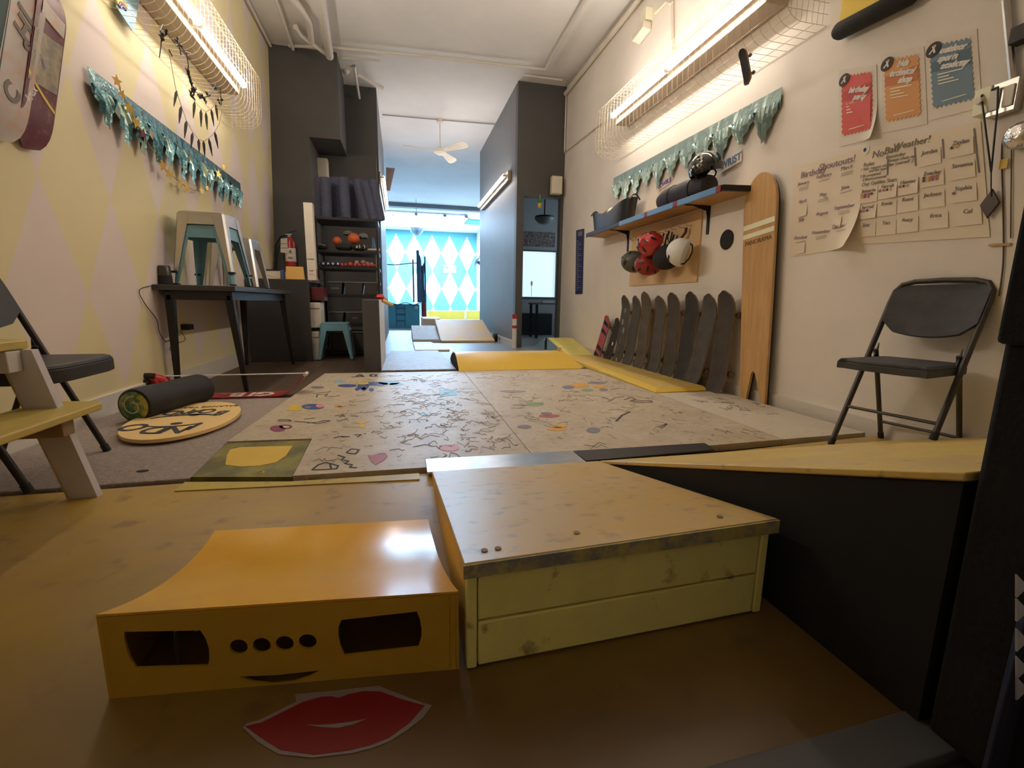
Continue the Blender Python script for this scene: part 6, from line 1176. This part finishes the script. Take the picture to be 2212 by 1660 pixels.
b = MB('black'); q = AY((1165, 676), 9.2); b.box((q.x-.4, 9.1, -.02), (q.x+.25, 9.45, .42)); tag(b.build('low_cabinet', None, .01), 'dark low cabinet below the side room window', 'cabinet')
b = MB('white'); q = AY((1148, 628), 9.50); b.cyl((q.x, 9.50, .76), (q.x, 9.50, .98), .006, seg=6); b.box((q.x-.02, 9.49, .98), (q.x+.02, 9.51, 1.07)); tag(b.build('window_crank'), 'thin pale stick standing in front of the side room window', 'stick')
pc = AY((1112, 748), 6.50); t = thing('striped_post', 'short white post with red bands at the pillar foot', 'post', (1.58, 6.50, -.02)); b = MB('white'); b.cyl((1.585, 6.50, -.02), (1.585, 6.50, .46), .033); b.build('post_body', t)
for z0, z1 in ((.40, .462), (.265, .305)): b = MB('red'); b.cyl((1.585, 6.50, z0), (1.585, 6.50, z1), .0345); b.build('red_band', t)
# low wall toy
q = AY((838, 668), 5.0); t = thing('toy_hammer', 'small red and tan toy lying on the low wall end', 'toy', (-.22, 5.0, .64)); b = MB('red'); b.ball((-.20, 5.0, .665), .045, seg=12, sc=(1, 1, .7)); b.tube([(-.20, 5.0, .65), (-.13, 4.98, .62)], [.03, .02], 'red'); b.build('head', t); b = MB('wood'); b.tube([(-.17, 4.97, .63), (-.10, 4.96, .595), (-.07, 4.96, .585)], [.022, .020, .014], seg=8); b.build('handle', t)
# ------------------------------------------------------------------ far room
two_tone('far_yellow', (.80, .50, .07), (.66, .52, .34), .45, 2.2, .38, .62)
def ramp_box(nm, lb, x0, x1, y0, y1, zt, mat, edge, side='d_lblue'):
    t = thing(nm, lb, 'ramp', ((x0+x1)/2, (y0+y1)/2, -.02)); b = MB(mat); b.hexa([(x0, y0, -.015), (x1, y0, -.015), (x1, y1, zt-.02), (x0, y1, zt-.02)], [(x0, y0, .012), (x1, y0, .012), (x1, y1, zt), (x0, y1, zt)]); b.build('riding_surface', t, smooth=False)
    for x in (x0+.004, x1-.016): b = MB(side); b.prism([(x, y0+.1, -.015), (x, y1-.004, -.015), (x, y1-.004, zt-.022), (x, y0+.1, .006)], .012, n=(1, 0, 0)); b.build('side_panel', t, smooth=False)
    b = MB(side); b.box((x0, y1-.02, -.015), (x1, y1, zt-.022)); b.build('rear_panel', t); return t
t = ramp_box('deck_ramp', 'wide worn yellow ramp in front of the far room', .63, 1.49, 7.45, 8.7, .30, 'far_yellow', None, 'bank_black'); b = MB('white'); b.hexa([(.612, 7.47, -.015), (.629, 7.47, -.015), (.629, 8.7, -.015), (.612, 8.7, -.015)], [(.612, 7.47, .02), (.629, 7.47, .02), (.629, 8.7, .31), (.612, 8.7, .31)]); b.build('white_edge', t)
b = MB('black'); b.cyl((1.50, 7.62, .05), (1.56, 7.62, .05), .07); tag(b.build('roller_wheel'), 'black wheel beside the foot of the far yellow ramp', 'wheel')
t = ramp_box('deck_ramp', 'low grey ramp with a white metal front edge', .18, .608, 7.6, 8.5, .20, 'osb_gray', None); b = MB('white'); b.box((.17, 7.56, -.015), (.62, 7.598, .028)); b.build('white_edge', t)
b = MB('ply_sheet_pale'); b.box((.42, 9.2, -.015), (.75, 10.2, .30)); tag(b.build('ramp_platform', None, .006), 'pale box platform behind the low grey ramp', 'platform')
b = MB('bright_yellow'); b.hexa([(.95, 17.6, -.02), (3.2, 17.6, -.02), (3.2, 18.2, -.02), (.95, 18.2, -.02)], [(.95, 17.6, .27), (3.2, 17.6, .30), (3.2, 18.2, .30), (.95, 18.2, .27)]); t = thing('far_platform', 'long yellow platform along the foot of the far wall', 'platform', (2, 17.9, -.02)); b.build('body', t); b = MB('white'); b.box((2.35, 17.585, 0), (2.42, 17.6, .27)); b.build('white_post', t)
t = thing('climbing_box', 'bright blue padded box with ladder rungs in the far room', 'box', (.08, 12.2, -.02)); b = MB('box_blue'); mk('box_blue', (.06, .36, .52), .5, var=.08); b.box((-.33, 11.9, -.02), (.46, 12.6, .55)); b.build('body', t, .01)
for z in (.13, .29, .44): b = MB('box_navy' if 'box_navy' in MATS else (mk('box_navy', (.03, .13, .25), .5) and 'box_navy')); b.box((-.10, 11.88, z), (.10, 11.9, z+.03)); b.build('rung', t)
for x in (-.11, .10): b = MB('box_navy'); b.box((x, 11.885, .0), (x+.015, 11.9, .55)); b.build('ladder_rail', t)
b = MB('box_navy'); b.sheet(lambda u, v: (Vector((-.36+.86*u, 11.86+.78*v, .575+.025*math.sin(u*14))), Vector((0, 0, 1))), 24, 2, .02); b.build('cover', t)
b = MB('white'); b.plate(ell(0, 0, .035, .035, 14), [], (.385, 11.898, .47), (1, 0, 0), UZ, .003); b.plate(ell(0, 0, .016, .016, 10), [], (.385, 11.895, .47), (1, 0, 0), UZ, .002, 'd_red'); b.build('round_sticker', t, smooth=False)
b = MB('pad_red'); mk('pad_red', (.36, .035, .07), .5); b.cyl((.575, 12.0, -.02), (.575, 12.0, .60), .062); tag(b.build('red_pad'), 'upright red foam cylinder beside the blue padded box', 'pad')
t = thing('safety_net', 'folded grey blue safety net on poles above the blue box', 'net', (.3, 12.2, .6)); b = MB('net_blue'); mk('net_blue', (.10, .20, .32), .8, var=.2)
b.sheet(lambda u, v: (Vector((.43+.19*u+.015*math.sin(9*u+4*v), 12.25+.03*math.sin(12*u), .60+1.05*v+.14*math.sin(PI*u*2)*v)), Vector((0, -1, 0))), 16, 10, .02); b.build('net', t)
for x, z in ((.335, 1.66), (.455, 1.88), (.63, 1.74)): b = MB('box_navy'); b.cyl((x, 12.22, .60), (x, 12.22, z), .02 if x != .455 else .035); b.build('pole', t)
b = MB('box_navy'); b.tube([(-.5, 12.22, 1.52), (-.1, 12.22, 1.51), (.335, 12.22, 1.57), (.455, 12.22, 1.57)], .014, seg=6); b.build('top_rail', t)
q = AY((900, 493), 14.5); t = thing('globe_lamp', 'clear globe lamp hanging in the far room', 'lamp', q); b = MB('globe_glass'); mk('globe_glass', (.55, .75, .85), .08, .0, spec=.8, alpha=.45); b.ball(q, .20, seg=24); b.build('globe', t); b = MB('d_slate'); b.lathe([(.07, -.19), (.04, -.08), (.015, -.02), (.015, .02)], Matrix.Translation(q)); b.cyl(q+Vector((0, 0, .18)), (q.x, q.y, H), .008, seg=6); b.build('stem', t)
q = AX((1030, 565), 3.16); t = thing('wall_fan', 'round wall fan beside the far right corner', 'fan', (3.1, 15.5, 2.0)); fq = Vector((2.50, 14.6, AY((1030, 565), 14.6).z)); fq.x = AY((1030, 565), 14.6).x
MMf = Matrix.Translation(fq) @ Matrix.Rotation(math.radians(-60), 4, 'Y') @ Matrix.Rotation(math.radians(0), 4, 'X'); b = MB('box_navy'); rr = .22
for k in range(5): b.lathe([(rr*(1-.2*k), .0+.012*k), (rr*(1-.2*k)+.006, .004+.012*k)], MMf, seg=24)
for k in range(8): a = k*PI/4; b.tube([MMf @ Vector((0, 0, .05)), MMf @ Vector((rr*math.cos(a), rr*math.sin(a), 0))], .005, seg=5)
b.build('cage', t, smooth=False); b = MB('d_slate')
for k in range(3):
    a = k*2*PI/3; b.prism([MMf @ Vector((.03*math.cos(a), .03*math.sin(a), -.02)), MMf @ Vector((.18*math.cos(a-.4), .18*math.sin(a-.4), -.03)), MMf @ Vector((.18*math.cos(a+.4), .18*math.sin(a+.4), -.01))], .004)
b.build('blade', t, smooth=False); b = MB('d_slate'); b.cyl(MMf @ Vector((0, 0, -.02)), MMf @ Vector((0, 0, -.14)), .05); b.tube([MMf @ Vector((0, 0, -.12)), fq+Vector((.3, .0, -.05)), (3.29, fq.y, fq.z-.05)], .02, seg=6); b.build('mount', t)
p0, p1 = AY((959, 573), FW-.02), AY((985, 590), FW-.02); t = thing('picture_sign', 'white sign with a drop and a curve on the far wall', 'sign', ((p0.x+p1.x)/2, FW-.02, p1.z)); b = MB('white'); b.box((p0.x, FW-.03, p1.z), (p1.x, FW-.002, p0.z)); w_, h_ = p1.x-p0.x, p0.z-p1.z
def sp(u, v): return Vector((p0.x+w_*u, FW-.033, p1.z+h_*v))
b.plate([(x*w_, y_*h_) for x, y_ in ((-.10, 0), (-.06, .14), (0, .26), (.06, .14), (.10, 0), (.06, -.12), (-.06, -.12))], [], sp(.24, .64), (1, 0, 0), UZ, .004, 'box_blue'); b.plate(ell(0, 0, .12*w_, .18*h_, 16), [], sp(.72, .42), (1, 0, 0), UZ, .004, 'd_pinkp'if 'd_pinkp' in MATS else (mk('d_pinkp', (.72, .62, .58), .5) and 'd_pinkp')); b.tube([sp(.18, .2), sp(.38, .28), sp(.5, .5), sp(.58, .72), sp(.72, .82)], .012, 'd_slate', 6); b.build('panel', t, smooth=False)
t = thing('louvre_panel', 'brown slatted louvre panel at the left end of the passage', 'louvre', (-.1, 10.25, 2.5))
A0, A1, B1, B0 = AY((834, 362), 10.3), AY((853, 364), 10.3), AY((842, 412), 10.3), AY((834, 412), 10.3)
mk('louvre', (.28, .20, .16), .6); b = MB('louvre'); b.prism([A0, A1, B1, B0], .02, n=(0, 1, 0)); b.build('panel', t)
for k in range(7): b = MB('louvre'); f = (k+.5)/7; b.bar(lerp(A0, A1, f)+Vector((0, -.01, 0)), lerp(B0, B1, f)+Vector((0, -.01, 0)), .012, .02); b.build('slat', t)
for i, (x, y_) in enumerate(((848, 462), (899, 462), (961, 465), (1007, 467))):
    q = AZ((x, y_), H-.06); b = MB('d_slate'); b.box((q.x-.06, q.y-.06, H-.10), (q.x+.05, q.y+.06, H-.052)); b.bar((q.x-.04, q.y, H-.10), (q.x+.14, q.y, H-.13), .03, .02); tag(b.build('ceiling_hook'), 'small dark hook block on the skylight edge, %s from the left' % ('first', 'second', 'third', 'fourth')[i], 'hook', 'hook blocks along the skylight edge')
p0 = AZ((1025, 480), H-.01); b = MB('box_blue'); b.box((2.45, p0.y-.5, H-.03), (3.15, p0.y+.5, H-.001)); tag(b.build('ceiling_vent'), 'blue ceiling panel right of the skylight', 'vent')
# patterned bag at the very right
checks('bag_pattern', (.012, .014, .035), (.22, .22, .26), 17)
b = MB('bag_navy'); mk('bag_navy', (.008, .010, .028), .8); t = thing('patterned_bag', 'navy bag with white triangle pattern at the right edge', 'bag', (.90, .36, 0)); zz0 = AY((2200, 1500), .345); zx = AY((2192, 1400), .345).x
b.hexa([(zx, .345, .0), (zx+.4, .345, .0), (zx+.4, .42, .0), (zx+.12, .42, .0)], [(zx+.004, .345, .26), (zx+.4, .345, .26), (zx+.4, .42, .26), (zx+.12, .42, .26)]); b.build('body', t, .012)
b = MB('bag_white'); mk('bag_white', (.50, .50, .55), .7)
for y_ in (1268, 1320, 1385, 1445, 1490):
    p, q_, r_ = AY((2197, y_-26), .343), AY((2197, y_+24), .343), AY((2222, y_), .343); b.prism([p, r_, q_], .002, n=(0, 1, 0))
b.build('triangle_print', t, smooth=False)
# ------------------------------------------------------------------ light, world, view
w = bpy.data.worlds.new('world'); SC.world = w; w.use_nodes = True; w.node_tree.nodes['Background'].inputs[0].default_value = (.5, .6, .7, 1); w.node_tree.nodes['Background'].inputs[1].default_value = .02
SC.view_settings.view_transform = 'Standard'; SC.view_settings.look = 'None'; SC.view_settings.gamma = 1; SC.view_settings.use_curve_mapping = False
SC.view_settings.exposure = 1.30
cy = SC.cycles; cy.use_denoising = True; cy.max_bounces = 10; cy.diffuse_bounces = 6; cy.glossy_bounces = 4; cy.sample_clamp_indirect = 6; cy.caustics_reflective = False; cy.caustics_refractive = False; cy.use_light_tree = True
bpy.context.view_layer.update()
